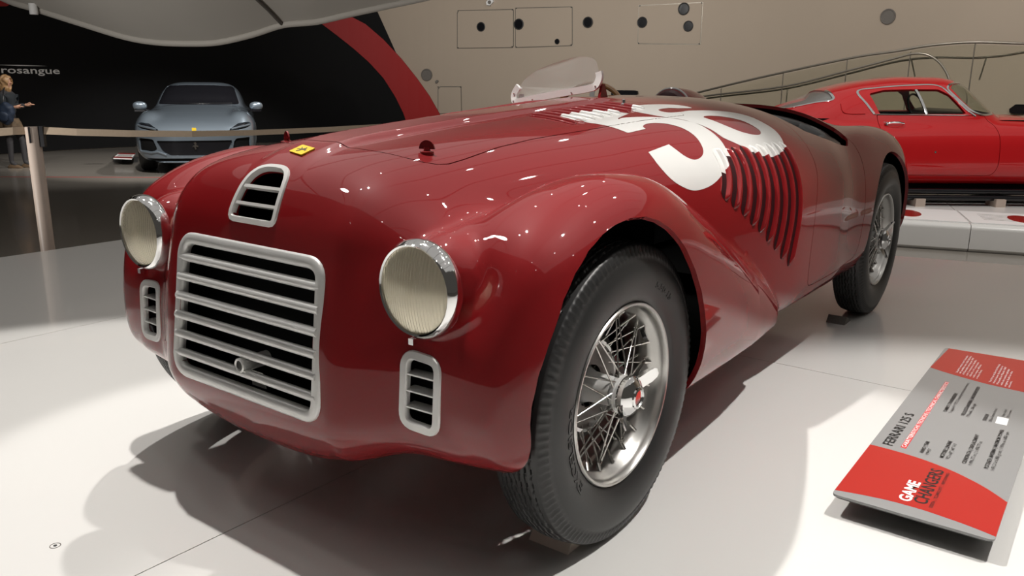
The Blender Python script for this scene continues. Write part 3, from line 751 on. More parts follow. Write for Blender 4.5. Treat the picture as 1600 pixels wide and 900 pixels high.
hubme = MB().lathe([(-.075, .03), (-.075, .062), (-.068, .064), (-.062, .05), (-.03, .036), (.03, .033), (.040, .044), (.048, .044), (.052, .034), (.052, .0)], 40, 'x').me('hub', M['alu'])
drumme = MB().lathe([(-.035, .05), (-.038, .10), (-.042, .125), (-.050, .134), (-.056, .134), (-.060, .128), (-.066, .134), (-.072, .128), (-.078, .134), (-.10, .134), (-.10, 0)], 60, 'x').me('brake_drum', M['drum'])
drumrim = MB().lathe([(-.040, .098), (-.030, .100), (-.030, .108), (-.040, .112)], 60, 'x', closed=True).me('drum_ring', M['chrome'])
cap = [(.050, .040), (.062, .047), (.072, .046), (.080, .040), (.086, .030), (.0885, .0255), (.092, .0245), (.094, .020), (.090, .018), (.090, 0)]
capme = MB().lathe(cap, 48, 'x').me('knock_off_nut', M['chrome'], auto=25)
def ear_mesh(s):
    b = MB()
    if 1:
        V = []; F = []; st = [(.030, .017, .062, .016), (.050, .017, .074, .014), (.066, .018, .084, .012), (.080, .015, .092, .009), (.086, .008, .096, .006)]
        for r, hw, xc, th in st:
            for a, d in ((-hw, -th/2), (hw, -th/2), (hw, th/2), (-hw, th/2)): V.append((xc+d, s*r, s*a))
        for i in range(len(st)-1):
            for j in range(4):
                l = (j+1) % 4; F.append((i*4+j, i*4+l, (i+1)*4+l, (i+1)*4+j))
        F.append((0, 3, 2, 1)); F.append(tuple(len(V)-4+j for j in range(4))); b.add(V, F)
    return b.me('spinner_ear', M['chrome'], auto=50)
earme = [ear_mesh(1), ear_mesh(-1)]
def spoke_mesh(p0, p1):
    b = MB(); p0, p1 = np.array(p0), np.array(p1); d = p1-p0
    b.tube([p0, p1], .0021, 6); q = p1-d/np.linalg.norm(d)*.018
    b.tube([q, p1+d/np.linalg.norm(d)*.002], .0038, 6); return b.me('spoke', M['spoke'], auto=60)
def pol(x, r, deg): return (x, r*math.cos(math.radians(deg)), r*math.sin(math.radians(deg)))
SP = []
for k in range(20):      # outer row: from the nut end of the hub to the front of the rim well
    SP.append((pol(.046, .043, 0), pol(.010, .184, 26 if k % 2 else -26), k*18))
for k in range(40):      # inner rows
    SP.append((pol(-.066, .060, 0), pol(-.010 if k % 2 else .022, .184, 34 if k % 2 else -34), k*9+4))
_sc = {}
def wheel(x, y, z, side, detailed, spin):
    w_ = empty('wheel', (x, y, z), 0 if side > 0 else PI, car)
    def sub(name, me, rx=0):
        o = obj(name, me, w_); o.rotation_euler = (rx, 0, 0); return o
    sub('tyre', TY, spin); sub('rim', rimme); sub('hub', hubme); sub('brake_drum', drumme)
    if not detailed: return w_
    sub('drum_ring', drumrim); sub('knock_off_nut', capme); [sub('spinner_ear', e_, math.radians(32 if spin else 75)) for e_ in earme]
    for a, b, deg in SP:
        key = (a, b)
        if key not in _sc: _sc[key] = spoke_mesh(a, b)
        sub('spoke', _sc[key], math.radians(deg))
    return w_
wf = wheel(.6405, 0, .347, 1, True, .01)
wr = wheel(.606, 2.43, .347, 1, True, 0)
wheel(-.6405, 0, .347, -1, False, 0); wheel(-.606, 2.43, .347, -1, False, 0)
for s, r, ang, size, xs in (('EXCELSIOR', .232, 193, .034, 1.2), ('5.50-15', .250, 58, .020, 1.5)):
    o = obj('lettering', arc_text(s, r, ang, size, xs), wf)
for k, (a0, a1) in enumerate(((118, 108), (100, 86))):      # coil springs behind the spokes
    b = MB(); p0 = np.array(pol(-.030, .055, a0+50)); p1 = np.array(pol(-.020, .175, a1)); d = (p1-p0)/np.linalg.norm(p1-p0); u = np.cross(d, [1, 0, 0]); u /= np.linalg.norm(u); v = np.cross(d, u)
    P = [p0+(p1-p0)*t+.006*(math.cos(t*2*PI*20)*u+math.sin(t*2*PI*20)*v) for t in np.linspace(0, 1, 240)]
    b.tube(P, .0018, 5).build('brake_spring', M['darkgrey'], wf)
vb = MB().tube([pol(.012, .186, 35), pol(.030, .165, 35)], .005, 10).build('valve_stem', M['darkgrey'], wf)
# axles and exhaust under the car, seen in the shade
MB().tube([(-.58, 0, .33), (.58, 0, .33)], .022, 10).build('front_axle', M['darkgrey'], car)
MB().tube([(-.55, 2.42, .33), (.55, 2.42, .33)], .03, 10).build('rear_axle', M['darkgrey'], car)

# ================================================================== THE HALL
def slab(name, P, z0, z1, m, parent=None):
    return MB().prism([tuple(p[:2]) for p in P], z1-z0, 2, z0).build(name, m, parent, auto=0)
fl = MB().box((-4, 4, FZ-.05), (40, 40, .1)).build('floor', M['floor'], auto=0); tag(fl, 'grey glossy resin floor of the hall', kind='structure')
# thin red line in the floor
r0, r1 = on_z(-60, 276, FZ), on_z(420, 278, FZ); dv = (r1-r0)/np.linalg.norm(r1-r0); nn = np.array([-dv[1], dv[0], 0])*.012
MB().prism([tuple((r0-nn)[:2]), tuple((r1-nn)[:2]), tuple((r1+nn)[:2]), tuple((r0+nn)[:2])], .002, 2, FZ).build('red_line', M['bandred'], fl, auto=0)

# ---- display platform: white lacquered boards with fine joints
far = lambda x: 3.926+(x-.435)*.281
XS = [-3.72, -1.957, -.032, 1.90, 3.8]; YS = [-2.9, 1.440]
plat = empty('display_platform', (0, 0, FZ)); tag(plat, 'white glossy raised platform under the dark red number 56 roadster', 'platform')
g = .0015
for i in range(4):
    x0, x1 = XS[i]+g, XS[i+1]-g
    for (y0, y1) in ((-2.9, 1.440), (1.440, None)):
        if y1 is None: P = [(x0, y0+g), (x1, y0+g), (x1, far(x1)), (x0, far(x0))]
        else: P = [(x0, y0), (x1, y0), (x1, y1-g), (x0, y1-g)]
        o = slab('panel', P, -.02, 0, M['stage'], plat); o.location.z = -FZ
b = MB(); 
o = slab('base', [(XS[0]+.01, -2.89), (XS[-1]-.01, -2.89), (XS[-1]-.01, far(XS[-1])-.01), (XS[0]+.01, far(XS[0])-.01)], -.019+FZ*.99+.0, -.0205, M['stage'], plat); o.location.z = -FZ
# floor socket
a = np.linspace(0, 2*PI, 25)[:-1]
so = empty('floor_socket', (-.284, -.824, 0)); tag(so, 'tiny round metal socket set into the white platform', 'socket')
MB().tube([(.011*math.cos(t), .011*math.sin(t), .0) for t in a], .0010, 6, closed=True).build('ring', M['grey'], so)
MB().lathe([(0, 0), (0, .004), (.001, .004), (.001, 0)], 12, 'z').build('pin', M['darkgrey'], so)

# wheel chocks
def chock(pts, h, t, label, m, lean):
    p0, p1 = np.array(pts[0]), np.array(pts[1]); d = (p1-p0)/np.linalg.norm(p1-p0); n = np.array([-d[1], d[0]])
    o = empty('wheel_chock', (p0[0], p0[1], 0), math.atan2(d[1], d[0])); L = np.linalg.norm(p1-p0)
    tag(o, label, 'chock')
    MB().prism([(0, 0), (.10, 0), (lean, h), (lean-.006, h)], L, 0, 0).build('wedge', m, o)
    return o
chock([(.545, -.148), (.652, -.148)], .042, .004, 'small beige wedge chocking the front tyre of the red roadster', M['chockbeige'], .035)
chock([(.54, 2.13), (.62, 2.13)], .03, .004, 'small grey wedge in the shade before the rear tyre', M['grey'], .035)

# ---- information panel lying beside the car
SO = np.array([1.155, .012])
PS = (1.02-.06)/(1.02-.25)      # the panel's top lies 6 cm above the platform
SOP = CAM[:2]+(SO-CAM[:2])*PS; sg = empty('information_panel', (SOP[0], SOP[1], -.19)); sg.scale = (PS, PS, 1); tag(sg, 'low grey and red information panel with car data beside the roadster', 'sign')
SW, SL, SZ = .2795, 1.1700, .25
outl = rounded([(0, 0), (SW, 0), (SW, SL+.012), (0, SL)], .012, 4)
MB().prism(outl, .006, 2, SZ-.008).build('panel', M['signgrey'], sg)
MB().prism(rounded([(.004, .004), (SW-.004, .004), (SW-.004, SL), (.004, SL)], .012, 4), .004, 2, SZ-.0125).build('backing', M['darkgrey'], sg)

for y_ in (.25, .95): MB().box((SW/2, y_, .2138), (.12, .05, .0470)).build('leg', M['beige'], sg)
def band(name, lo, hi, m):
    P = lo+hi[::-1]; MB().prism(P, .0004, 2, SZ-.002).build(name, m, sg, auto=0)
lo = spline([(.0004, .0185), (.05, .031), (.0958, .0385), (.14, .040), (.1801, .0369), (.235, .028), (.2792, .0160)], 5, False)
hi = spline([(.0004, .2865), (.0448, .2850), (.0800, .2815), (.1187, .2735), (.1763, .2518), (.2338, .2154), (.2792, .1720)], 5, False)
band('red_field', [tuple(p) for p in lo], [tuple(p) for p in hi], M['signred'])
lo = spline([(.0004, .9400), (.0420, .9210), (.0843, .9065), (.125, .894), (.1613, .8862), (.2353, .8790), (.2792, .8800)], 5, False)
band('red_field', [tuple(p) for p in lo], [(.010, SL-.001), (.06, SL+.001), (.2, SL+.008), (SW-.01, SL+.009), (SW-.0006, SL-.005)], M['signred'])
def stext(s, x, y, cap, length, m, bold=0.0, name='lettering'):
    """line of print: baseline at x, starting at y and running away from the camera; cap height and length given"""
    me = text_mesh(s, 1.0, m, 0, bold, name); a = me_co(me)
    ch = .70; w_ = a[:, 0].max()-a[:, 0].min(); a = a.copy()
    u = (a[:, 0]-a[:, 0].min())/w_*length; v = a[:, 1]/ch*cap
    me_set(me, np.stack([x-v, y+u, np.full(len(a), SZ-.0012)], 1)); obj(name, me, sg)
stext('FERRARI 125 S', .0411, .3074, .0205, .2270, M['inkblack'], .018)
MB().prism([(.0575, .3125), (.0690, .3125), (.0665, .838), (.0570, .838)], .0003, 2, SZ-.002).build('red_strip', M['inkred'], sg, auto=0)
stext('CARATTERISTICHE TECNICHE | TECHNICAL CHARACTERISTICS', .0668, .3165, .0085, .517, M['inkwhite'], .01)
def entry(x, y, h, hl, v, vl):
    stext(h, x, y, .0078, hl, M['inkblack'], .022); stext(v, x+.0112, y, .0072, vl, M['inkblack'], .0)
entry(.1037, .3075, 'ANNO | YEAR', .077, '1947', .036)
entry(.1434, .3095, 'MOTORE | ENGINE', .108, 'V12 a 60\u00b0 | 60\u00b0 V12', .098)
entry(.1866, .3080, 'CILINDRATA | DISPLACEMENT', .187, '1.496,77 cc | 1,496.77 cc', .150)
entry(.2280, .3100, 'POTENZA MASSIMA | MAXIMUM POWER', .253, '118 CV a 6.800 g/min | 118 hp at 6,800 rpm', .245)
entry(.1000, .6000, 'CAMBIO | TRANSMISSION', .157, '5 rapporti + RM | 5-speed gearbox plus reverse', .262)
entry(.1392, .6000, 'VELOCIT\u00c0 MASSIMA | MAXIMUM SPEED', .248, '170 km/h | 106 mph', .105)
entry(.1861, .5990, 'DESIGN', .048, 'Ufficio Tecnico Ferrari', .105)
MB().prism([(.205, .598), (.229, .598), (.228, .648), (.204, .648)], .0003, 2, SZ-.002).build('blank_label', M['inkwhite'], sg, auto=0)
stext('Scopri di pi\u00f9', .2170, .656, .006, .055, M['inkblack']); stext('Discover more', .2275, .656, .006, .058, M['inkblack'])
stext('GAME', .1295, .0560, .0215, .1000, M['inkwhite'], .03); stext('CHANGERS', .1570, .0640, .0240, .1780, M['inkblack'], .015)
MB().prism([(.1213, .163), (.1228, .163), (.1228, .243), (.1213, .243)], .0003, 2, SZ-.002).build('rule', M['inkblack'], sg, auto=0)
stext('DESIGN  |  TECHNOLOGY  |  PERFORMANCE', .1686, .0570, .0062, .182, M['inkblack'])
MB().prism([(.1275, .925), (.1285, .925), (.1275, .982), (.1265, .982)], .0003, 2, SZ-.002).build('rule', M['inkblack'], sg, auto=0)
P1 = ['La prima vettura con il marchio', 'del cavallino esce dalla fabbrica', 'di Maranello nel marzo 1947', 'con il motore a dodici', 'cilindri a V costruito', 'nella stessa officina', 'e vince a Roma.']
P2 = ['The first car to bear the Prancing', 'Horse leaves the factory in', 'Maranello in March 1947', 'with the twelve cylinder', 'engine built in the', 'same works.']
for i, s in enumerate(P1): stext(s, .0700+i*.0088, .938-i*.0035, .0052, (.185, .19, .18, .165, .15, .135, .09)[i], M['inkwhite'])
for i, s in enumerate(P2): stext(s, .1560+i*.0092, .908-i*.003, .0052, (.185, .175, .175, .165, .15, .06)[i], M['inkwhite'])

# ---- walls: one curved shell, black on the left, beige on the right
WP = [(-12.5, -9.0), (-15.0, -4.0), (-15.9, 1.0), (-16.3, 5.2), (-16.3, 8.2), (-15.0, 11.4), (-12.0, 13.6), (-7.5, 14.6), (-2.5, 14.5), (2.0, 13.7), (6.5, 12.0), (10.5, 9.0)]
WS = np.array(spline(WP, 16, False)); WA = np.r_[0, np.cumsum(np.linalg.norm(np.diff(WS, axis=0), axis=1))]
def wall_hit(px, py):
    """arc length and height where the sight line through a pixel meets the wall"""
    d = ray(px, py); best = None
    for i in range(len(WS)-1):
        a, e = WS[i], WS[i+1]-WS[i]; A = np.array([[d[0], -e[0]], [d[1], -e[1]]]); det = np.linalg.det(A)
        if abs(det) < 1e-9: continue
        t, u = np.linalg.solve(A, a-CAM[:2])
        if t > 0 and -.001 <= u <= 1.001: best = (WA[i]+u*np.linalg.norm(e), CAM[2]+t*d[2]); break
    return best
def wall_pt(s, z, off=0):
    x = np.interp(s, WA, WS[:, 0]); y = np.interp(s, WA, WS[:, 1]); e = .02
    tx = np.interp(s+e, WA, WS[:, 0])-np.interp(s-e, WA, WS[:, 0]); ty = np.interp(s+e, WA, WS[:, 1])-np.interp(s-e, WA, WS[:, 1]); l = np.hypot(tx, ty)
    return np.stack([x+ty/l*off, y-tx/l*off, z+0*x], -1)       # off > 0: into the hall
def wall_piece(name, poly, off, th, m, parent, step=.12):
    """a flat-cut piece laid on the wall: outline in (arc length, height)"""
    P = np.array(poly); s0, z0 = P.min(0)-.05; s1, z1 = P.max(0)+.05
    ns, nz = max(3, int((s1-s0)/step)), max(3, int((z1-z0)/step)); S_, Z_ = np.meshgrid(np.linspace(s0, s1, ns), np.linspace(z0, z1, nz), indexing='ij')
    V = np.stack([S_.ravel(), Z_.ravel(), 0*S_.ravel()], 1); N = np.tile([0, 0, 1.], (len(V), 1)); i, j = np.meshgrid(np.arange(ns-1), np.arange(nz-1), indexing='ij'); a = (i*nz+j).ravel()
    T = np.concatenate([np.stack([a, a+nz, a+nz+1], 1), np.stack([a, a+nz+1, a+1], 1)])
    V, N, T = clip(V, N, T, lambda V: sd_poly(V[:, 0], V[:, 1], P))
    V, N, T = rim(V, N, T, th); off_ = off+V[:, 2]
    W_ = wall_pt(V[:, 0], V[:, 1], 0); Q = wall_pt(V[:, 0], V[:, 1], 1)-W_; W_ = W_+Q*off_[:, None]
    return obj(name, mesh(name, W_, T, m, smooth=False), parent)
sb = wall_hit(640, 150)[0]; ZT = 8.0
wl = wall_piece('wall_left', [(0, FZ), (sb+1.5, FZ), (sb+1.5, ZT), (0, ZT)], 0, .1, M['wallbeige'], None, .35); tag(wl, kind='structure')
wb = wall_piece('wall_back', [(sb+1.5, FZ), (WA[-1], FZ), (WA[-1], ZT), (sb+1.5, ZT)], 0, .1, M['wallbeige'], None, .35); tag(wb, kind='structure')
hit = lambda *P: [wall_hit(*p) for p in P]
e = hit((575, -12), (588, 14), (602, 45), (620, 85), (634, 125), (643, 153), (650, 180), (652, 196))
blackpoly = [(.02, FZ+.01)]+[(e[-1][0]+.25, FZ+.01)]+e[::-1]+[(e[0][0]-.9, ZT-.02), (.02, ZT-.02)]
bl = wall_piece('black_field', blackpoly, .03, .03, M['wallblack'], wl, .15)
out = hit((524, 8), (545, 24), (572, 38), (600, 62), (628, 92), (652, 122), (672, 150), (690, 182), (700, 205)); inn = hit((640, 205), (632, 178), (618, 150), (600, 122), (578, 98), (552, 75), (525, 54), (497, 33), (470, 16))
band_o = wall_piece('red_band', out+inn, .06, .04, M['bandred'], wl, .12)
e2 = hit((-30, 6), (-10, 10), (12, 10), (24, 0), (30, -14), (-30, -14)); wall_piece('red_band', e2, .06, .03, M['bandred'], wl, .1)
# lettering on the black wall
def wall_text(s, px0, px1, py, hpx, m):
    me = text_mesh(s, 1.0, m, .0, .012, 'wall_lettering', 1.0); a = me_co(me).copy()
    s1, z0 = wall_hit(px1, py); s0, _ = wall_hit(px0, py); z1 = wall_hit(px1, py-hpx)[1]
    u = (a[:, 0]-a[:, 0].min())/(a[:, 0].max()-a[:, 0].min()); v = a[:, 1]/.52
    me_set(me, wall_pt(s0+u*(s1-s0), z0+v*(z1-z0), .045)); return me
lt = obj('wall_lettering', wall_text('urosangue', -13, 92, 115.5, 7.5, M['inkwhite'])); lt.parent = wl
rl = hit((-40, 98.5), (91.5, 104.0), (91.5, 105.6), (-40, 100.1)); wall_piece('wall_rule', rl, .04, .01, M['inkwhite'], wl, .1)
# access panels, round nozzles and grilles of the beige wall
def wall_panel(P, label):
    q = np.array(hit(*P)); c = q.mean(0); o = wall_piece('seam', [tuple(p) for p in q], .004, .01, M['steel'], None, .05)
    o.name = 'access_panel'; tag(o, label, 'panel')
    wall_piece('cover', [tuple(c+(p-c)*(1-.018/np.abs(p-c).clip(.05))) for p in q], .012, .01, M['wallbeige'], o, .05)
    for p in q:
        s, z = c+(p-c)*.955; disc('screw', s, z, .013, .014, M['darkgrey'], o)
def disc(name, s, z, r, off, m, parent, rec=False):
    t = np.linspace(0, 2*PI, 25)[:-1]; P = wall_pt(s+r*np.cos(t), z+r*np.sin(t), off); Q = wall_pt(s+r*np.cos(t), z+r*np.sin(t), off-.03)
    V = list(P)+list(Q); n = 24; return obj(name, mesh(name, V, [tuple(range(n))]+[(i, i+n, (i+1) % n+n, (i+1) % n) for i in range(n)], m, smooth=False), parent)
wall_panel([(714, 16), (803, 14), (803, 75), (714, 76)], 'flat beige wall panel with one black round nozzle, leftmost panel')
wall_panel([(805, 12), (895, 10), (895, 72), (805, 75)], 'flat beige wall panel with two round holes above the windscreen')
wall_panel([(998, 8), (1099, 3), (1095, 70), (996, 69)], 'flat beige wall panel with three black round nozzles')
wall_panel([(684, 135), (721, 135), (722, 178), (684, 178)], 'small low beige wall panel beside the red band')
def nozzle(px, py, rp, label, m=M['blackgloss'], cat='nozzle', nm='wall_nozzle', grp=None):
    s, z = wall_hit(px, py); s2, _ = wall_hit(px+rp, py); r = abs(s2-s)
    o = disc(nm, s, z, r, .02, m, None); tag(o, label, cat, grp)
    t = np.linspace(0, 2*PI, 25)[:-1]; MB().tube(wall_pt(s+r*np.cos(t), z+r*np.sin(t), .02), r*.12, 6, closed=True).build('bezel', M['darkgrey'] if cat == 'nozzle' else M['grey'], o)
    return o
nozzle(752, 42, 6, 'black round nozzle in the leftmost beige wall panel')
nozzle(811, 38, 7, 'black round nozzle at the left edge of the second panel')
nozzle(871, 65, 3.5, 'small dark round hole low in the second wall panel')
nozzle(919, 35, 7, 'black round nozzle alone on the beige wall between two panels')
nozzle(1004, 35, 7, 'black round nozzle at the left edge of the third panel')
nozzle(1069, 14, 8, 'upper right black round nozzle of the third wall panel')
nozzle(1076, 41, 7, 'lower right black round nozzle of the third wall panel')
nozzle(1388, 26, 11, 'large grey round loudspeaker high on the beige wall at right', M['grey'], 'speaker', 'wall_speaker')
nozzle(667, 117, 8, 'grey round loudspeaker on the wall right of the red band', M['grey'], 'speaker', 'wall_speaker')
def wall_box(px0, py0, px1, py1, th, m, name, label, cat):
    q = hit((px0, py0), (px1, py0), (px1, py1), (px0, py1)); o = wall_piece(name, q, th, th, m, None, .1); tag(o, label, cat); return o
o = wall_box(680, 125, 686, 130, .04, M['grey'], 'wall_socket', 'tiny grey socket on the wall beside the round speaker', 'socket')
o = wall_box(761, -2, 773, 9, .08, M['inkwhite'], 'motion_sensor', 'small white sensor box at the top of the beige wall', 'sensor'); s, z = wall_hit(767, 4); disc('eye', s, z, .04, .10, M['grey'], o)
wall_box(956, 141, 998, 151, .05, M['blackgloss'], 'black_plaque', 'small black plaque on the far wall above the roadster cowl', 'plaque')
wall_box(1578, 163, 1612, 178, .05, M['blackgloss'], 'black_plaque', 'dark plaque behind the windscreen of the scarlet coupe', 'plaque')

# ---- ceiling: a swelling grey membrane with a rolled edge
EP = [(-220, -150), (-120, -70), (-60, -35), (13, 0), (52, 12), (131, 37), (197, 57), (245, 65), (297, 67), (341, 65), (394, 53), (442, 38), (494, 33), (547, 21), (612, 7), (680, -8), (800, -40), (1000, -110)]
EPs = spline(EP, 4, False); V = []; F = []; Eg = []
for px, py in EPs:
    d = ray(px, py); q = CAM+d*9.5; Eg.append(q)
back = -np.array([CF[0], CF[1], 0]); back /= np.linalg.norm(back); kk = 14
for q in Eg:
    for j in range(kk):
        t = j/(kk-1); V.append(q+back*3.4*t+np.array([0, 0, 1.0*t**.9+.12*math.sin(t*PI)]))
for i in range(len(Eg)-1):
    for j in range(kk-1): F.append((i*kk+j, i*kk+j+1, (i+1)*kk+j+1, (i+1)*kk+j))
ce = obj('ceiling', mesh('ceiling', V, F, M['canvas'])); tag(ce, 'grey ceiling membrane with a curved hanging edge', kind='structure')
MB().tube(Eg, .045, 10).build('rolled_edge', M['canvas'], ce)
def canopy_pt(px, t):
    xs = [p[0] for p in EPs]; q = np.array([np.interp(px, xs, [e[k] for e in Eg]) for k in range(3)]); return q+back*3.4*t+np.array([0, 0, 1.0*t**.9+.12*math.sin(t*PI)-.012])
MB().tube([canopy_pt(442-66*t, t*.75) for t in np.linspace(0, 1, 9)], .02, 8).build('seam', M['seam'], ce)
q = CAM+ray(52, 14)*9.4; MB().lathe([(-.06, 0), (-.06, .045), (.06, .045), (.06, 0)], 20, 'z', tuple(q)).build('detector', M['inkwhite'], ce)

for k in range(7):      # thin seams of the ceiling membrane, seen mirrored in the paint
    x0 = -7+k*2.1; MB().tube([(x0+.5*math.sin(t*1.3), -5+t*3.2, 6.45) for t in np.linspace(0, 5, 14)], .035, 6).build('seam', M['seam'], ce)
# ---- belt barrier
def stanchion(x, y, label):
    o = empty('barrier_post', (x, y, FZ)); tag(o, label, 'barrier post')
    r = .043; MB().lathe([(0, 0), (0, .16), (.012, .16), (.016, r), (1.14, r), (1.145, r-.004), (1.145, 0)], 32, 'z').build('post', M['beige'], o)
    MB().box((r*.62, -r*.72, 1.095), (.010, .016, .10), rz=.7).build('belt_slot', M['blackgloss'], o)
    MB().box((.045, .035, 1.085), (.03, .03, .13), rz=.64).build('belt_cassette', M['blackgloss'], o)
    return o
p_ = on_plane(50, 197, CAM+CF*5.25, CF); PX, PY = p_[0], p_[1]
stanchion(PX, PY, 'beige barrier post left of the silver car')
q_ = on_plane(650, 188, CAM+CF*6.6, CF); stanchion(q_[0], q_[1], 'beige barrier post hidden behind the roadster bonnet')
def belt(pix, label):
    V = []; F = []; n = len(pix)
    for px, y0, y1, d in pix:
        for y in (y0, y1): V.append(CAM+ray(px, y)*d)
    V = np.array(V); bk = np.array([CF[0], CF[1], 0])*.002; V2 = np.concatenate([V, V+bk]); m = 2*n
    for i in range(n-1):
        a, b_, c, d_ = 2*i, 2*i+1, 2*i+3, 2*i+2; F += [(a, b_, c, d_), (a+m, d_+m, c+m, b_+m), (a, d_, d_+m, a+m), (b_, b_+m, c+m, c)]
    F += [(0, m, m+1, 1), (2*n-2, 2*n-1, 2*n-1+m, 2*n-2+m)]
    o = obj('barrier_belt', mesh('barrier_belt', V2, F, M['belt'], smooth=False)); tag(o, label, 'barrier belt'); return o
belt([(60, 198, 209.5, 5.25), (120, 201, 212, 5.3), (200, 203.5, 214, 5.4), (300, 204.5, 214, 5.55), (400, 203, 211.5, 5.8), (500, 199, 207, 6.1), (600, 193.5, 201, 6.4), (645, 190, 197, 6.6)], 'beige belt stretched across the silver car to the right')
belt([(39, 198, 210, 5.25), (20, 199, 211, 5.2), (-40, 203, 215.5, 5.1), (-120, 207, 220, 5.0)], 'short beige belt running out of frame left of the post')

# ---- small floor sign by the silver car
c4 = [on_z(178, 257.5, FZ), on_z(207, 258.5, FZ), on_z(213, 249.5, FZ), on_z(187, 249, FZ)]
P4 = np.array(c4)[:, :2]; fs = empty('floor_sign', (P4[:, 0].mean(), P4[:, 1].mean(), FZ)); tag(fs, 'small red and white sign on the floor left of the silver car', 'sign')
L4 = P4-P4.mean(0); mix = lambda a, b, t: a+(b-a)*t
MB().prism([tuple(p) for p in L4], .02, 2, .10).build('plate', M['inkwhite'], fs)
MB().box((0, 0, .05), (.3, .3, .10)).build('foot', M['darkgrey'], fs)
for t0, t1 in ((0, .25), (.75, 1)):
    MB().prism([tuple(mix(L4[0], L4[3], t0)), tuple(mix(L4[1], L4[2], t0)), tuple(mix(L4[1], L4[2], t1)), tuple(mix(L4[0], L4[3], t1))], .001, 2, .1205).build('red_field', M['signred'], fs)
for k in range(6):
    t = .32+k*.065; MB().prism([tuple(mix(mix(L4[0], L4[3], t), mix(L4[1], L4[2], t), .1)), tuple(mix(mix(L4[0], L4[3], t), mix(L4[1], L4[2], t), .9)), tuple(mix(mix(L4[0], L4[3], t+.02), mix(L4[1], L4[2], t+.02), .9)), tuple(mix(mix(L4[0], L4[3], t+.02), mix(L4[1], L4[2], t+.02), .1))], .001, 2, .1205).build('print_line', M['grey'], fs)

# ---- ramp with glass balustrade before the back wall
rp = empty('ramp_balustrade', (0, 0, FZ)); tag(rp, 'sloping glass balustrade with double metal handrails before the beige wall', 'balustrade')
def ramp_pt(px, py, off=0): 
    # the balustrade stands on a line parallel to the back wall
    return on_plane(px, py, np.array([-4.9, 11.6, 0])+off*np.array([-.2, .98, 0]), np.array([.12, .993, 0]))
def rail(name, P, r, off=0): 
    Q = [ramp_pt(px, py, off)-np.array([0, 0, FZ]) for px, py in spline(P, 5, False)]; return MB().tube(Q, r, 10).build(name, M['steel'], rp)
rail('top_rail', [(1040, 160), (1078, 148), (1167, 126), (1270, 103), (1344, 88), (1400, 80), (1454, 71), (1521, 66), (1600, 68), (1680, 68)], .017)
rail('handrail', [(1060, 160), (1103, 150), (1226, 135), (1319, 112), (1399, 91), (1428, 84), (1450, 86), (1468, 98), (1480, 116), (1484, 130)], .015, -.12)
rail('handrail', [(1060, 165), (1110, 153), (1226, 139), (1319, 117), (1403, 96), (1462, 90), (1521, 90.5), (1560, 88), (1600, 82), (1680, 70)], .015, .10)
for (x0, y0, x1, y1) in ((1127, 138, 1129, 175), (1224, 114, 1228, 178), (1324, 93, 1325, 180), (1423, 81, 1427, 180), (1524, 67, 1528, 190)):
    a_ = ramp_pt(x0, y0)-np.array([0, 0, FZ]); b_ = a_.copy(); b_[2] = .35; MB().tube([a_, b_], .008, 8).build('glass_joint', M['steel'], rp)
for (x0, y0, x1, y1) in ((1231, 137, 1227, 172), (1424, 92, 1434, 140), (1541, 91, 1530, 125)):
    MB().tube([ramp_pt(x0, y0, .1)-np.array([0, 0, FZ]), ramp_pt(x1, y1, 0)-np.array([0, 0, FZ])], .010, 8).build('bracket', M['steel'], rp)
top = spline([(1040, 160), (1078, 148), (1167, 126), (1270, 103), (1344, 88), (1400, 80), (1454, 71), (1521, 66), (1600, 68), (1680, 68)], 3, False)
xs_j = [1040, 1127, 1224, 1324, 1423, 1524, 1680]
tx = np.array(top)
for i in range(len(xs_j)-1):
    xs = np.linspace(xs_j[i]+1, xs_j[i+1]-1, 6); V = []; F = []
    for off in (-.006, .006):
        for x in xs:
            q = ramp_pt(x, np.interp(x, tx[:, 0], tx[:, 1]), off)-np.array([0, 0, FZ]); V.append(q-np.array([0, 0, .03])); V.append(q-np.array([0, 0, 1.15]))
    n = len(xs); o_ = 2*n
    for k in range(n-1): F += [(2*k, 2*k+1, 2*k+3, 2*k+2), (o_+2*k, o_+2*k+2, o_+2*k+3, o_+2*k+1), (2*k, 2*k+2, o_+2*k+2, o_+2*k), (2*k+1, o_+2*k+1, o_+2*k+3, 2*k+3)]
    F += [(0, o_, o_+1, 1), (2*n-2, 2*n-1, o_+2*n-1, o_+2*n-2)]
    obj('glass_pane', mesh('glass_pane', V, F, M['railglass'], smooth=False), rp)
xs = np.linspace(1040, 1680, 14); V = []; F = []
for off in (-.08, 1.6):
    for x in xs:
        q = ramp_pt(x, np.interp(x, tx[:, 0], tx[:, 1]), off)-np.array([0, 0, FZ]); V.append((q[0], q[1], max(.02, q[2]-1.15))); V.append((q[0], q[1], 0))
n = len(xs); o_ = 2*n
for k in range(n-1): F += [(2*k, 2*k+1, 2*k+3, 2*k+2), (o_+2*k, o_+2*k+2, o_+2*k+3, o_+2*k+1), (2*k, 2*k+2, o_+2*k+2, o_+2*k)]
F += [(0, o_, o_+1, 1), (2*n-2, 2*n-1, o_+2*n-1, o_+2*n-2)]
obj('ramp_slab', mesh('ramp_slab', V, F, M['wallbeige'], smooth=False), rp)

# ---- second platform with its sign strip
E1 = np.array([.8, .6, 0.]); E2 = np.array([-.6, .8, 0.])
PZ = -.17
A_ = on_z(1410, 345, PZ); B_ = on_z(1600, 356, PZ); ed = (B_-A_)/np.linalg.norm(B_-A_); en = np.array([-ed[1], ed[0], 0])
p2 = empty('display_platform', (A_[0], A_[1], FZ), math.atan2(ed[1], ed[0])); tag(p2, 'white glossy platform under the scarlet coupe at the right', 'platform')
ZP = PZ-FZ
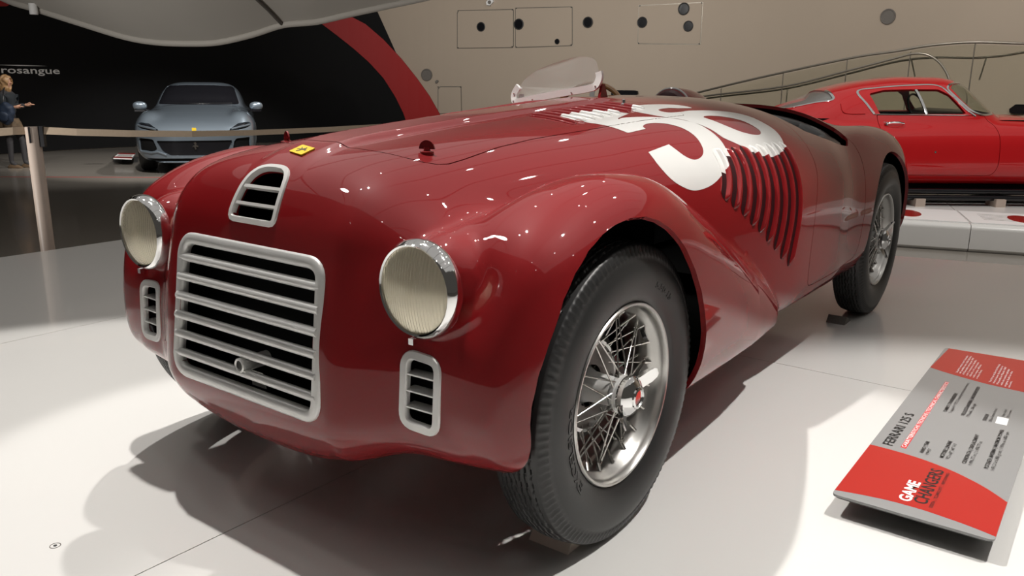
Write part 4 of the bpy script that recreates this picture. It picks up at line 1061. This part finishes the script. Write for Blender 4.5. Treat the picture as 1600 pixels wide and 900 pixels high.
# body: deck with rounded front edge, made of boards
bd_x = [-5.5, -2.7, .55+.0, 3.4, 6.2]
jx = np.dot(on_z(1511, 345, PZ)-A_, ed); bd_x = [jx-5.6, jx-2.8, jx, jx+2.8, jx+5.6]
for i in range(4):
    pr = [(0+.05*(1-math.cos(t)), ZP-.05+.05*math.sin(t)) for t in np.linspace(0, PI/2, 6)]
    P = [(0.03, 0.0), (0, .03)]+pr+[(3.4, ZP), (3.4, 0)]
    MB().prism(P, bd_x[i+1]-bd_x[i]-.006, 0, bd_x[i]+.003).build('board', M['stage'], p2)
MB().box((jx, 1.75, ZP/2), (11.0, 3.2, ZP-.012)).build('core', M['seam'], p2)
y1_ = np.dot(on_z(1500, 331, PZ)-A_, en); y0_ = np.dot(on_z(1500, 350.5, PZ)-A_, en); y0_ = max(y0_, .07)
st = empty('sign_strip', tuple(A_[:2])+(PZ,), math.atan2(ed[1], ed[0])); tag(st, 'long white sign strip with red ovals along the platform edge', 'sign')
for k in range(4):
    x0 = jx-5.6+k*2.8; MB().box((x0+1.4, (y0_+y1_)/2, .006), (2.78, y1_-y0_, .012)).build('strip', M['inkwhite'], st)
ox = [np.dot(on_z(1418, 334, PZ)-A_, ed), np.dot(on_z(1597, 345, PZ)-A_, ed)]; per = 2*(jx-ox[0])
for cx_ in [ox[0], ox[1]]+[o_+q*2.2 for q in (-2, -1, 1, 2) for o_ in ox]:
    t = np.linspace(0, 2*PI, 30)[:-1]; MB().prism([(cx_+.115*math.cos(a), (y0_+y1_)/2+(y1_-y0_)*.30*math.sin(a)) for a in t], .002, 2, .0122).build('red_oval', M['signred'], st)
for k in range(4):
    for q in range(5):
        x0 = jx-2.2+k*1.1+.12; MB().box((x0+.30, y0_+(y1_-y0_)*(.3+.11*q), .0125), (.55, .010, .001)).build('print_line', M['grey'], st)

# ================================================================== THE SCARLET COUPE (s: forward, t: depth away from us, z up)
gt = empty('berlinetta_coupe', tuple((CAM+E2*8.4)[:2])+(PZ,), math.atan2(.6, .8)); tag(gt, 'bright red closed coupe on the platform at the right', 'car')
# local: x = forward (to the right in the photo), y = across (near side y = 0), z = up
GZ = -PZ
gB = prof([1.7, 2.0, 2.4, 2.9, 3.4, 3.75, 4.3, 5.0, 5.6, 6.1, 6.45], [.60, .72, .80, .84, .90, .92, .925, .925, .90, .80, .60])       # top of the lower body above the platform
gW = prof([1.7, 2.1, 2.8, 3.6, 4.6, 5.6, 6.2, 6.45], [.55, .68, .80, .82, .80, .80, .72, .50])
gS = prof([1.7, 6.45], [.52, .54])
def F_GT(x, y, z):
    Y = y-.83; wd = gW(x); zt = gB(x); zs = gS(x); zb = .17
    up = z > zs; v = np.where(up, (z-zs)/(zt-zs), (zs-z)/(zs-zb)); q = np.where(up, 3.2, 3.2)
    b = ((np.abs(Y/wd)**q+np.abs(v)**q)**(1/q)-1)*.36
    # haunch over the rear wheel, wing over the front wheel
    for cx, zc, rr in ((2.75, .52, .56), (5.85, .50, .58)):
        h = ((np.abs((x-cx)/rr)**2.2+np.abs((np.abs(Y)-.56)/.25)**2.2+np.abs((z-zc)/.34)**2.4)**(1/2.3)-1)*.25; b = smin(b, h, .08)
    # greenhouse
    rz_ = ROOF(x); zr = rz_; z0 = .70; w2 = GWD(x)
    v = (z-z0)/(zr-z0); tw = w2*(1-.30*np.clip(v, 0, 1)**1.3)
    gh = (np.where(v > 0, (np.abs(Y/tw)**3.4+np.abs(v)**3.4)**(1/3.4), np.abs(Y/tw))-1)*.3
    gh = smax(gh, z0-.05-z, .01)
    gh = smax(gh, np.maximum(2.4-x, x-5.25), .02)
    b = smin(b, gh, .035)
    b = smax(b, x-6.35, .3); b = smax(b, 1.75-x, .3)
    return b
ROOF = prof([2.3, 2.6, 2.9, 3.2, 3.45, 3.8, 4.2, 4.5, 4.72, 4.9, 5.1, 5.25], [.72, .83, .96, 1.09, 1.19, 1.265, 1.305, 1.305, 1.27, 1.13, .93, .76])
GWD = prof([2.3, 2.9, 3.5, 4.6, 5.0, 5.25], [.45, .60, .70, .73, .70, .62])
Vg, Tg = nets(F_GT, (1.65, -.1, .1), (6.6, 1.76, 1.4), .026); Vg = project(F_GT, Vg, 3); Ng = normals(F_GT, Vg)
SWIN = [(3.70, 1.127), (3.86, 1.165), (4.164, 1.176), (4.41, 1.176), (4.50, 1.125), (4.644, .935), (4.22, .930), (3.765, .925)]
WSH = [(4.60, 1.235), (4.74, 1.30), (5.40, 1.30), (5.40, .90), (5.06, .945), (4.95, .930), (4.82, .93), (4.72, .965), (4.62, 1.07), (4.545, 1.19)]
RWIN = [(3.33, 1.21), (3.36, 1.10), (3.34, 1.06), (3.19, 1.03), (2.93, .965), (2.70, .93), (2.3, .93), (2.3, 1.3), (3.2, 1.3)]
def g_win(V):
    a = np.where(V[:, 2] > .9, np.minimum(np.minimum(sd_poly(V[:, 0], V[:, 2], SWIN), sd_poly(V[:, 0], V[:, 2], WSH)), sd_poly(V[:, 0], V[:, 2], RWIN)), .1)
    return a
def g_arch(V): return np.minimum(np.hypot(V[:, 0]-2.82, V[:, 2]-.34), np.hypot(V[:, 0]-5.80, V[:, 2]-.34))-.37
GDO = rounded([(3.74, 1.0), (3.735, .92), (3.745, .70), (3.79, .50), (3.90, .32), (4.93, .32), (4.965, .42), (4.945, .74), (4.915, .835), (4.868, .865), (4.80, 1.0)], .05, 3)
def g_gdoor(V): return np.maximum(np.maximum(sd_poly(V[:, 0], V[:, 2], GDO), V[:, 1]-.5), V[:, 2]-.918)
Sg = clip(Vg, Ng, Tg, lambda V: np.maximum(-g_win(V), np.where(np.abs(V[:, 1]-.83) > .35, -g_arch(V), -1)))
for nm, f in (('body_shell', lambda V: .003-g_gdoor(V)), ('door', lambda V: g_gdoor(V)+.003)):
    V, N, T = rim(*clip(*Sg, f), .03); obj(nm, mesh(nm, V, T, M['gtpaint'], N=N), gt)
def pane(V, N, T, th=.006):
    V1 = V-N*.008; V2 = V-N*(.008+th); k = len(V); V3, N3, T3 = rim(V1, N, T, th)
    return np.concatenate([V3, V2]), np.concatenate([N3, -N]), np.concatenate([T3, T[:, ::-1]+len(V3)])
for nm, poly, gg in (('side_window', SWIN, lambda V: V[:, 1]-.83), ('side_window', SWIN, lambda V: .83-V[:, 1]), ('windscreen', WSH, lambda V: V[:, 1]*0-1), ('rear_window', RWIN, lambda V: V[:, 1]*0-1)):
    V, N, T = pane(*clip(Vg, Ng, Tg, lambda V: np.maximum(np.where(V[:, 2] > .9, sd_poly(V[:, 0], V[:, 2], poly)-.004, .1), gg(V))))
    obj(nm, mesh(nm, V, T, M['dust_haze_glass'] if nm == 'rear_window' else M['railglass'], N=N), gt)  # rear window's reflections are put in as a pale haze colour
Lg = clip(Vg, Ng, Tg, lambda V: np.maximum(np.maximum(-g_win(V), V[:, 2]-.93), np.where(np.abs(V[:, 1]-.83) > .35, -g_arch(V), -1)))
obj('inner_shell', mesh('inner_shell', Lg[0]-Lg[1]*.035, Lg[2], M['black'], N=Lg[1]), gt)
MB().box((4.15, .83, .86), (2.4, 1.2, .03)).build('cabin_floor', M['black'], gt)
for y in (.62, 1.06):
    MB().prism(rounded([(3.62, .80), (3.90, .80), (3.78, 1.06), (3.58, 1.08)], .05, 4), .36, 1, y-.18).build('seat_back', M['leather'], gt)
tt = np.linspace(0, 2*PI, 33)[:-1]; MB().tube([(4.60-.06*math.sin(t), 1.16+.19*math.cos(t), .97+.15*math.sin(t)) for t in tt], .012, 8, closed=True).build('steering_wheel', M['blackgloss'], gt)
MB().prism(rounded([(4.62, .86), (5.0, .86), (4.98, .935), (4.75, .975), (4.66, .95)], .03, 3), 1.1, 1, .28).build('dashboard', M['leather'], gt)
def g_x(s, z, far_=False):
    s = np.atleast_1d(np.asarray(s, float)); z = np.atleast_1d(np.asarray(z, float)); lo = np.full(s.shape, 1.8 if far_ else -.15); hi = np.full(s.shape, .83)
    for _ in range(26):
        m = (lo+hi)/2; f = F_GT(s, m, z) < 0; hi = np.where(f, m, hi); lo = np.where(f, lo, m)
    return np.stack([s, hi, z], 1)
def g_strip(name, pts, w_, m, closed=False, h=.008):
    Q = np.array(spline(pts, 6, closed)); P = g_x(Q[:, 0], Q[:, 1]); N = normals(F_GT, P)
    V, F = sweep_loop(P, N, [(-w_, -.01), (-w_, h*.6), (0, h), (w_, h*.6), (w_, -.01)], closed=closed); return obj(name, mesh(name, V, F, m, auto=50), gt)
g_strip('window_trim', [(3.71, .925), (3.655, 1.014), (3.60, 1.145), (3.813, 1.185), (4.127, 1.212), (4.413, 1.214), (4.522, 1.12), (4.636, .99), (4.735, .912)], .011, M['chrome'])
g_strip('quarter_divider', [(4.235, .928), (4.205, 1.05), (4.176, 1.17)], .013, M['chrome'])
g_strip('window_sill', [(3.70, .922), (4.2, .922), (4.66, .922)], .004, M['chrome'])
g_strip('screen_trim', [(4.72, 1.245), (4.60, 1.235), (4.535, 1.21), (4.515, 1.17), (4.578, 1.085), (4.682, .98), (4.76, .94), (4.85, .925), (4.963, .935)], .012, M['chrome'])
g_strip('rear_window_trim', [(3.352, 1.15), (3.358, 1.11), (3.34, 1.06), (3.19, 1.03), (2.93, .965), (2.75, .94)], .012, M['chrome'])
g_strip('vent_panel_edge', [(3.40, 1.02), (3.42, .93), (3.62, .925)], .004, M['gtpaint'])
hq = g_x([3.81], [.835])[0]; hd_ = empty('door_handle', tuple(hq), 0, gt)
MB().lathe([(-.03, 0), (-.035, .014), (0, .022), (.01, .022)], 16, 'y').build('boss', M['chrome'], hd_)
MB().tube([(0, -.03, 0), (.05, -.045, .012), (.12, -.045, .012), (.175, -.035, .004), (.18, -.005, 0)], [.009, .010, .010, .008, .006], 8).build('lever', M['chrome'], hd_)
for s_, z_ in ((4.30, .56), (2.0, .7)):
    q = g_x([s_], [z_])[0]; MB().lathe([(-.006, 0), (-.005, .010), (.002, .012)], 12, 'y', tuple(q)).build('lock', M['chrome'], gt)
# sills and the two long black tubes under the body
for z, r, y in ((.150, .030, .12), (.085, .028, .10)): MB().tube([(1.9, y, z), (6.2, y, z)], r, 12).build('sill_tube', M['blackgloss'], gt)
for x in (4.22, 5.05): MB().box((x, .13, .04), (.10, .20, .08)).build('jack_block', M['beige'], gt)
MB().box((4.1, .83, .16), (4.2, 1.2, .10)).build('underbody', M['black'], gt)
for x, y, s_ in ((2.82, .16, -1), (5.80, .16, -1), (2.82, 1.50, 1), (5.80, 1.50, 1)):
    o_ = empty('wheel', (x, y, .347), PI/2*s_, gt)
    obj('tyre', TY, o_); obj('rim', rimme, o_); obj('hub', hubme, o_); obj('brake_drum', drumme, o_)

# ================================================================== THE SILVER SUV (x: its left, y: backwards, z up)
pc = (on_z(222, 264, FZ)+on_z(403, 263, FZ))/2
sv = empty('silver_suv', (pc[0], pc[1], FZ), 0); tag(sv, 'silver grey modern sports SUV facing the camera in front of the black wall', 'car')
to = CAM-pc; yaw = math.atan2(to[1], to[0])+PI/2+math.radians(-3.5); sv.rotation_euler = (0, 0, yaw); sv.scale = (.93, .93, .98)
cT = prof([-.95, -.8, -.5, 0, .5, .85, 1.2], [.60, .74, .84, .93, 1.00, 1.04, 1.05])
cW = prof([-.95, -.75, -.4, 0, .6, 1.2, 3.0, 4.0], [.80, .90, .965, .995, .985, .965, .995, .90])
cG = prof([.7, 1.0, 1.4, 1.9, 2.3, 2.8, 3.4, 3.9], [1.0, 1.08, 1.26, 1.405, 1.445, 1.44, 1.36, 1.10])
def F_SV(x, y, z):
    X = np.sqrt(x*x+1e-6); wd = cW(y); zt = np.where(y < 1.2, cT(y), 1.05); zs = .62
    up = z > zs; v = np.where(up, (z-zs)/(zt-zs+.02), (zs-z)/(zs-.17)); q = np.where(up, 3.6, 5.)
    b = ((np.abs(X/wd)**q+np.abs(v)**q)**(1/q)-1)*.4
    f = ((np.abs((X-.74)/.25)**2.4+np.abs((y-.03)/.72)**2.4+np.abs((z-.60)/.38)**2.4)**(1/2.4)-1)*.3; b = smin(b, f, .12)
    # dished bonnet between the wings
    pass
    face_ = -(y-(-.98+.30*(X/.95)**3.2+np.where(z > .62, (z-.62)*.55, (.62-z)*.10))); b = smax(b, face_, .10)
    zr = cG(y); v = (z-.85)/(zr-.85); tw = .86*(1-.19*np.clip(v, 0, 1)**1.2)
    g_ = (np.where(v > 0, (np.abs(X/tw)**5+np.abs(v)**5)**.2, np.abs(X/tw))-1)*.4; g_ = smax(g_, .80-z, .01); g_ = smax(g_, np.maximum(.75-y, y-3.9), .02)
    b = smin(b, g_, .05)
    return smax(b, y-4.0, .2)
Vs, Ts = nets(F_SV, (-1.1, -1.1, .1), (1.1, 4.2, 1.68), .032); Vs = project(F_SV, Vs, 3); Ns = normals(F_SV, Vs)
SCRN = rounded([(-.735, 1.06), (.735, 1.06), (.63, 1.375), (.3, 1.40), (-.3, 1.40), (-.63, 1.375)], .05, 4)
def mir(P): return [(-x, y) for x, y in P]
LAMP = [(.93, .80), (.86, .815), (.72, .80), (.58, .715), (.55, .69), (.70, .695), (.84, .72), (.92, .755)]
GRIL = rounded([(-.62, .535), (.62, .535), (.52, .36), (.40, .30), (-.40, .30), (-.52, .36)], .03, 3)
INT = rounded([(.66, .56), (.90, .575), (.90, .36), (.72, .34), (.60, .40)], .03, 3)
LIP = rounded([(-.80, .255), (.80, .255), (.74, .19), (-.74, .19)], .02, 3)
def s_arch(V): return np.hypot(V[:, 1], V[:, 2]-.37)-.41
fr_ = lambda V, P, a=-2, b=.5: np.where((V[:, 1] < b) & (V[:, 1] > a), sd_poly(V[:, 0], V[:, 2], P), .2)
regs = [('windscreen_glass', SCRN, M['blackgloss'], .6, 2.3), ('headlamp_recess', LAMP, M['blackgloss'], -2, .35), ('headlamp_recess', mir(LAMP), M['blackgloss'], -2, .35), ('grille_panel', GRIL, M['blackgloss'], -2, .3), ('side_intake', INT, M['black'], -2, .3), ('side_intake', mir(INT), M['black'], -2, .3), ('splitter', LIP, M['black'], -2, .3)]
def g_all(V):
    g_ = np.full(len(V), .2)
    for _, P, _m, a, b in regs: g_ = np.minimum(g_, fr_(V, P, a, b))
    return -g_
Sb = clip(Vs, Ns, Ts, lambda V: np.maximum(g_all(V), np.where(np.abs(V[:, 0]) > .6, -s_arch(V), -1))); V, N, T = rim(*Sb, .03); obj('body_shell', mesh('body_shell', V, T, M['silverpaint'], N=N), sv)
for nm, P, m_, a, b in regs:
    R_ = clip(Vs, Ns, Ts, lambda V: fr_(V, P, a, b)); dep = .004 if nm == 'windscreen_glass' else .025
    obj(nm, mesh(nm, R_[0]-R_[1]*dep, R_[2], m_, N=R_[1]), sv)
def sv_y(x, z, a=-1.3, b=2.5):
    x = np.atleast_1d(np.asarray(x, float)); z = np.atleast_1d(np.asarray(z, float)); t_ = np.linspace(a, b, 700); out_ = []
    for xx, zz in zip(x, z):
        f = F_SV(np.full(700, xx), t_, np.full(700, zz)); out_.append(t_[np.argmax(f < 0)])
    return np.stack([x, np.array(out_), z], 1)
for sx in (1, -1):
    P = sv_y([.60*sx, .72*sx, .84*sx, .90*sx], [.71, .735, .755, .77]); MB().tube(P-np.array([0, .01, 0]), .018, 8).build('light_strip', M['silverpaint'], sv)
    P = sv_y([.46*sx, .60*sx, .70*sx, .86*sx], [.31, .36, .345, .36]); MB().tube(P, .022, 8).build('bumper_blade', M['silverpaint'], sv)
    mr = empty('door_mirror', (1.04*sx, 1.05, 1.03), 0, sv)
    Vm, Tm = nets(lambda x, y, z: ((np.abs(x/.125)**2.3+np.abs(y/.08)**2.3+np.abs(z/.078)**2.3)**(1/2.3)-1)*.08, (-.15, -.1, -.1), (.15, .1, .1), .016)
    Nm = normals(lambda x, y, z: ((np.abs(x/.125)**2.3+np.abs(y/.08)**2.3+np.abs(z/.078)**2.3)**(1/2.3)-1)*.08, Vm)
    obj('cap', mesh('cap', Vm, Tm, M['silverpaint'], N=Nm), mr); MB().box((0, -.01, -.082), (.18, .11, .03)).build('lower_cap', M['blackgloss'], mr)
    MB().tube([(-.06*sx, .0, -.06), (-.20*sx, .03, -.10)], .022, 8).build('stalk', M['blackgloss'], mr)
    for yy in (0, 3.02):
        wv = MB().lathe([(-.12, .24), (-.135, .30), (-.12, .365), (-.08, .385), (.08, .385), (.12, .365), (.135, .30), (.12, .25)], 48, 'x').me('tyre', M['rubber']); wo = empty('wheel', (.85*sx, yy, .385), 0 if sx > 0 else PI, sv); obj('tyre', wv, wo)
        MB().lathe([(-.05, 0), (-.05, .23), (.11, .25), (.12, .245), (.06, .22), (.06, 0)], 32, 'x').build('rim', M['rim'], wo)
P = sv_y([0], [.70])[0]; MB().prism(rounded([(-.035, .655), (.035, .655), (.035, .735), (-.035, .735)], .01, 3), .01, 1, P[1]-.02).build('badge', M['yellow'], sv)
P = sv_y([0], [.44])[0]; hz = [(.0, .39), (.02, .40), (.01, .44), (.05, .43), (.055, .45), (.02, .47), (.03, .49), (.01, .515), (-.02, .50), (.0, .47), (-.03, .46), (-.045, .43), (-.02, .44), (-.01, .42)]
MB().prism(hz, .012, 1, P[1]+.0).build('horse_emblem', M['chrome'], sv)
P = sv_y([-.6, -.3, 0, .3, .6], [1.075]*5); MB().tube(P-np.array([0, .015, 0]), .012, 6).build('wiper', M['blackgloss'], sv)
for sx in (1, -1):
    MB().prism(rounded([(.18*sx, 1.08), (.55*sx, 1.08), (.50*sx, 1.32), (.30*sx, 1.34)], .05, 3), .1, 1, 1.9).build('seat', M['darkgrey'], sv)

# ================================================================== THE VISITOR
VS = .88
fp = on_z(37, 262, FZ); vp = empty('visitor', (fp[0], fp[1], FZ)); tag(vp, 'person with blond hair, dark jacket, patterned skirt and blue backpack', 'person')
ur = np.array([CR[0], CR[1], 0]); ur /= np.linalg.norm(ur); uf = np.array([-ur[1], ur[0], 0])
vp.scale = (VS, VS, VS); vp.rotation_euler = (0, 0, math.atan2(ur[1], ur[0]))      # local x = right in the photo, y = away
M['jacket'] = mat('dark_jacket_cloth', (.010, .014, .018), .8, noise=(30, .3)); M['skin'] = mat('skin', (.55, .30, .20), .5, noise=(20, .1)); M['hair'] = mat('blond_hair', (.38, .22, .10), .45, noise=(40, .5))
M['skirt'] = mat('patterned_skirt', (.10, .065, .035), .8, noise=(14, .95)); M['leggings'] = mat('dark_leggings', (.03, .028, .03), .8, noise=(20, .2)); M['shoe'] = mat('brown_suede_shoe', (.10, .06, .03), .8, noise=(20, .2)); M['pack'] = mat('blue_backpack_cloth', (.012, .022, .045), .6, noise=(16, .5))
def skin(name, verts, edges, radii, m, parent, sub=2, root=0):
    me = bpy.data.meshes.new(name); me.from_pydata(verts, edges, []); o = bpy.data.objects.new(name, me); C.objects.link(o)
    md = o.modifiers.new('skin', 'SKIN'); md.use_smooth_shade = True
    for i, r in enumerate(radii):
        sv_ = me.skin_vertices[0].data[i]; sv_.radius = r if isinstance(r, tuple) else (r, r); sv_.use_root = (i == root)
    s_ = o.modifiers.new('sub', 'SUBSURF'); s_.levels = sub; s_.render_levels = sub
    me.materials.append(m); o.parent = parent
    dg = bpy.context.evaluated_depsgraph_get(); m2 = bpy.data.meshes.new_from_object(o.evaluated_get(dg), depsgraph=dg); o.modifiers.clear(); o.data = m2; m2.name = name
    if not m2.materials: m2.materials.append(m)
    return o
hx = -.16
v_ = [(hx, 0, .92), (hx, 0, 1.10), (hx+.01, 0, 1.28), (hx+.02, 0, 1.38), (hx+.02, 0, 1.46), (hx+.03, 0, 1.56), (hx+.03, 0, 1.62),
      (hx+.02, -.16, 1.34), (hx+.06, -.20, 1.14), (hx+.24, -.18, 1.13), (hx+.02, .16, 1.34), (hx+.05, .19, 1.12), (hx+.26, .15, 1.16),
      (hx, -.08, .86), (hx+.02, -.09, .50), (hx+.0, -.09, .10), (hx, .08, .86), (hx+.16, .08, .50), (hx+.16, .08, .10), (hx+.10, -.09, .045), (hx+.27, .08, .045)]
e_ = [(0, 1), (1, 2), (2, 3), (3, 4), (4, 5), (5, 6), (3, 7), (7, 8), (8, 9), (3, 10), (10, 11), (11, 12), (0, 13), (13, 14), (14, 15), (0, 16), (16, 17), (17, 18), (15, 19), (18, 20)]
r_ = [.13, .115, .13, .10, .05, .085, .075, .065, .05, .038, .065, .05, .038, .09, .058, .042, .09, .058, .042, .04, .04]
skin('body', v_, e_, r_, M['leggings'], vp)
skin('jacket', [(hx, 0, .96), (hx, 0, 1.12), (hx+.01, 0, 1.28), (hx+.02, 0, 1.39), (hx+.02, -.17, 1.35), (hx+.06, -.215, 1.14), (hx+.22, -.185, 1.135), (hx+.02, .17, 1.35), (hx+.05, .205, 1.12), (hx+.24, .155, 1.155)], [(0, 1), (1, 2), (2, 3), (3, 4), (4, 5), (5, 6), (3, 7), (7, 8), (8, 9)], [(.17, .15), (.15, .14), (.155, .15), (.11, .10), .08, .066, .052, .08, .066, .052], M['jacket'], vp)
MB().lathe([(.78, .0), (.78, .24), (.84, .235), (.98, .20), (1.06, .165), (1.06, 0)], 28, 'z', (hx, 0, -.14), mod=lambda k, j, a, r: (a, r*(1+.05*math.sin(k*1.8)))).build('skirt', M['skirt'], vp)
MB().lathe([(1.42, .035), (1.50, .045), (1.53, .06)], 14, 'z', (hx+.02, 0, 0)).build('neck', M['skin'], vp)
def F_H(x, y, z): return ((x/.085)**2+(y/.078)**2+(z/.115)**2)**.5-1
def F_HAIR(x, y, z):
    n_ = .05*np.sin(x*70+np.sin(z*30)*2)+.03*np.sin(z*55+y*40); a = np.sqrt((x/.120)**2+(y/.118)**2+((z-.02)/.125)**2)-1; b = np.sqrt(((x+.03)/.11)**2+(y/.11)**2+((z+.09)/.12)**2)-1
    h = smin(a, b, .2)+n_; return np.maximum(h, -(np.sqrt(((x-.11)/.075)**2+(y/.07)**2+((z+.03)/.11)**2)-1))
for nm, f, m_, h in (('head', F_H, M['skin'], .014), ('hair', F_HAIR, M['hair'], .012)):
    V, T = nets(f, (-.18, -.16, -.25), (.16, .16, .18), h); N = normals(f, V); obj(nm, mesh(nm, V+np.array([hx+.035, 0, 1.575]), T, m_, N=N), vp)
MB().tube([(hx+.115, 0, 1.58), (hx+.145, 0, 1.56), (hx+.12, 0, 1.545)], [.008, .014, .008], 8).build('nose', M['skin'], vp)
def hand(x, y, z, s):
    b = MB(); b.tube([(x-.03, y, z), (x, y, z), (x+.05, y, z+.005), (x+.08, y, z+.006)], [.022, .026, .032, .024], 8)
    for k in range(4):
        a = (k-1.5)*.018; L = (.062, .072, .068, .052)[k]; b.tube([(x+.07, y+a, z+.005), (x+.07+L*.5, y+a*1.2, z+.012), (x+.07+L, y+a*1.3, z+.004)], [.0095, .009, .006], 6)
    b.tube([(x+.02, y+.02*s, z+.01), (x+.055, y+.03*s, z+.035), (x+.085, y+.028*s, z+.045)], [.012, .010, .007], 6); b.build('hand', M['skin'], vp)
hand(hx+.27, -.18, 1.135, 1); hand(hx+.29, .15, 1.165, -1)
# the pack hangs on the near shoulder
bp_ = empty('backpack', (0, 0, 0)); bp_.location = Vector(fp.tolist())+Vector(((ur*(hx+.17)+uf*(-.33))*VS).tolist())+Vector((0, 0, 1.02*VS)); bp_.scale = (VS, VS, VS); bp_.rotation_euler = (0, .25, vp.rotation_euler[2]); tag(bp_, 'dark blue backpack slung on the visitor at the left', 'backpack')
def F_P(x, y, z): return ((np.abs(x/.135)**2.6+np.abs(y/.085)**2.6+np.abs(z/.20)**2.6)**(1/2.6)-1)*.1+.006*np.sin(z*40)*np.sin(x*30)
V, T = nets(F_P, (-.16, -.12, -.24), (.16, .12, .24), .016); obj('bag', mesh('bag', V, T, M['pack'], N=normals(F_P, V)), bp_)
MB().tube([(-.08, 0, .18), (-.10, .02, .28), (-.16, .10, .40), (-.2, .2, .42)], .012, 6).build('strap', M['leather'], bp_)
def F_P2(x, y, z): return ((np.abs(x/.09)**2.6+np.abs(y/.04)**2.6+np.abs(z/.09)**2.6)**(1/2.6)-1)*.05
V, T = nets(F_P2, (-.11, -.06, -.11), (.11, .06, .11), .014); o = obj('pocket', mesh('pocket', V+np.array([.0, -.09, -.05]), T, M['pack'], N=normals(F_P2, V)), bp_)
for (x, y) in ((hx+.0, -.09), (hx+.16, .08)):
    def F_S(X, Y, Z): return np.maximum(((np.abs((X-.06)/.145)**2.3+np.abs(Y/.048)**2.3+np.abs(Z/(.085-.20*np.clip(X, 0, .2)))**2.3)**(1/2.3)-1)*.05, -Z)
    V, T = nets(F_S, (-.12, -.07, -.02), (.24, .07, .11), .012); obj('shoe', mesh('shoe', V+np.array([x, y, 0]), T, M['shoe'], N=normals(F_S, V)), vp)
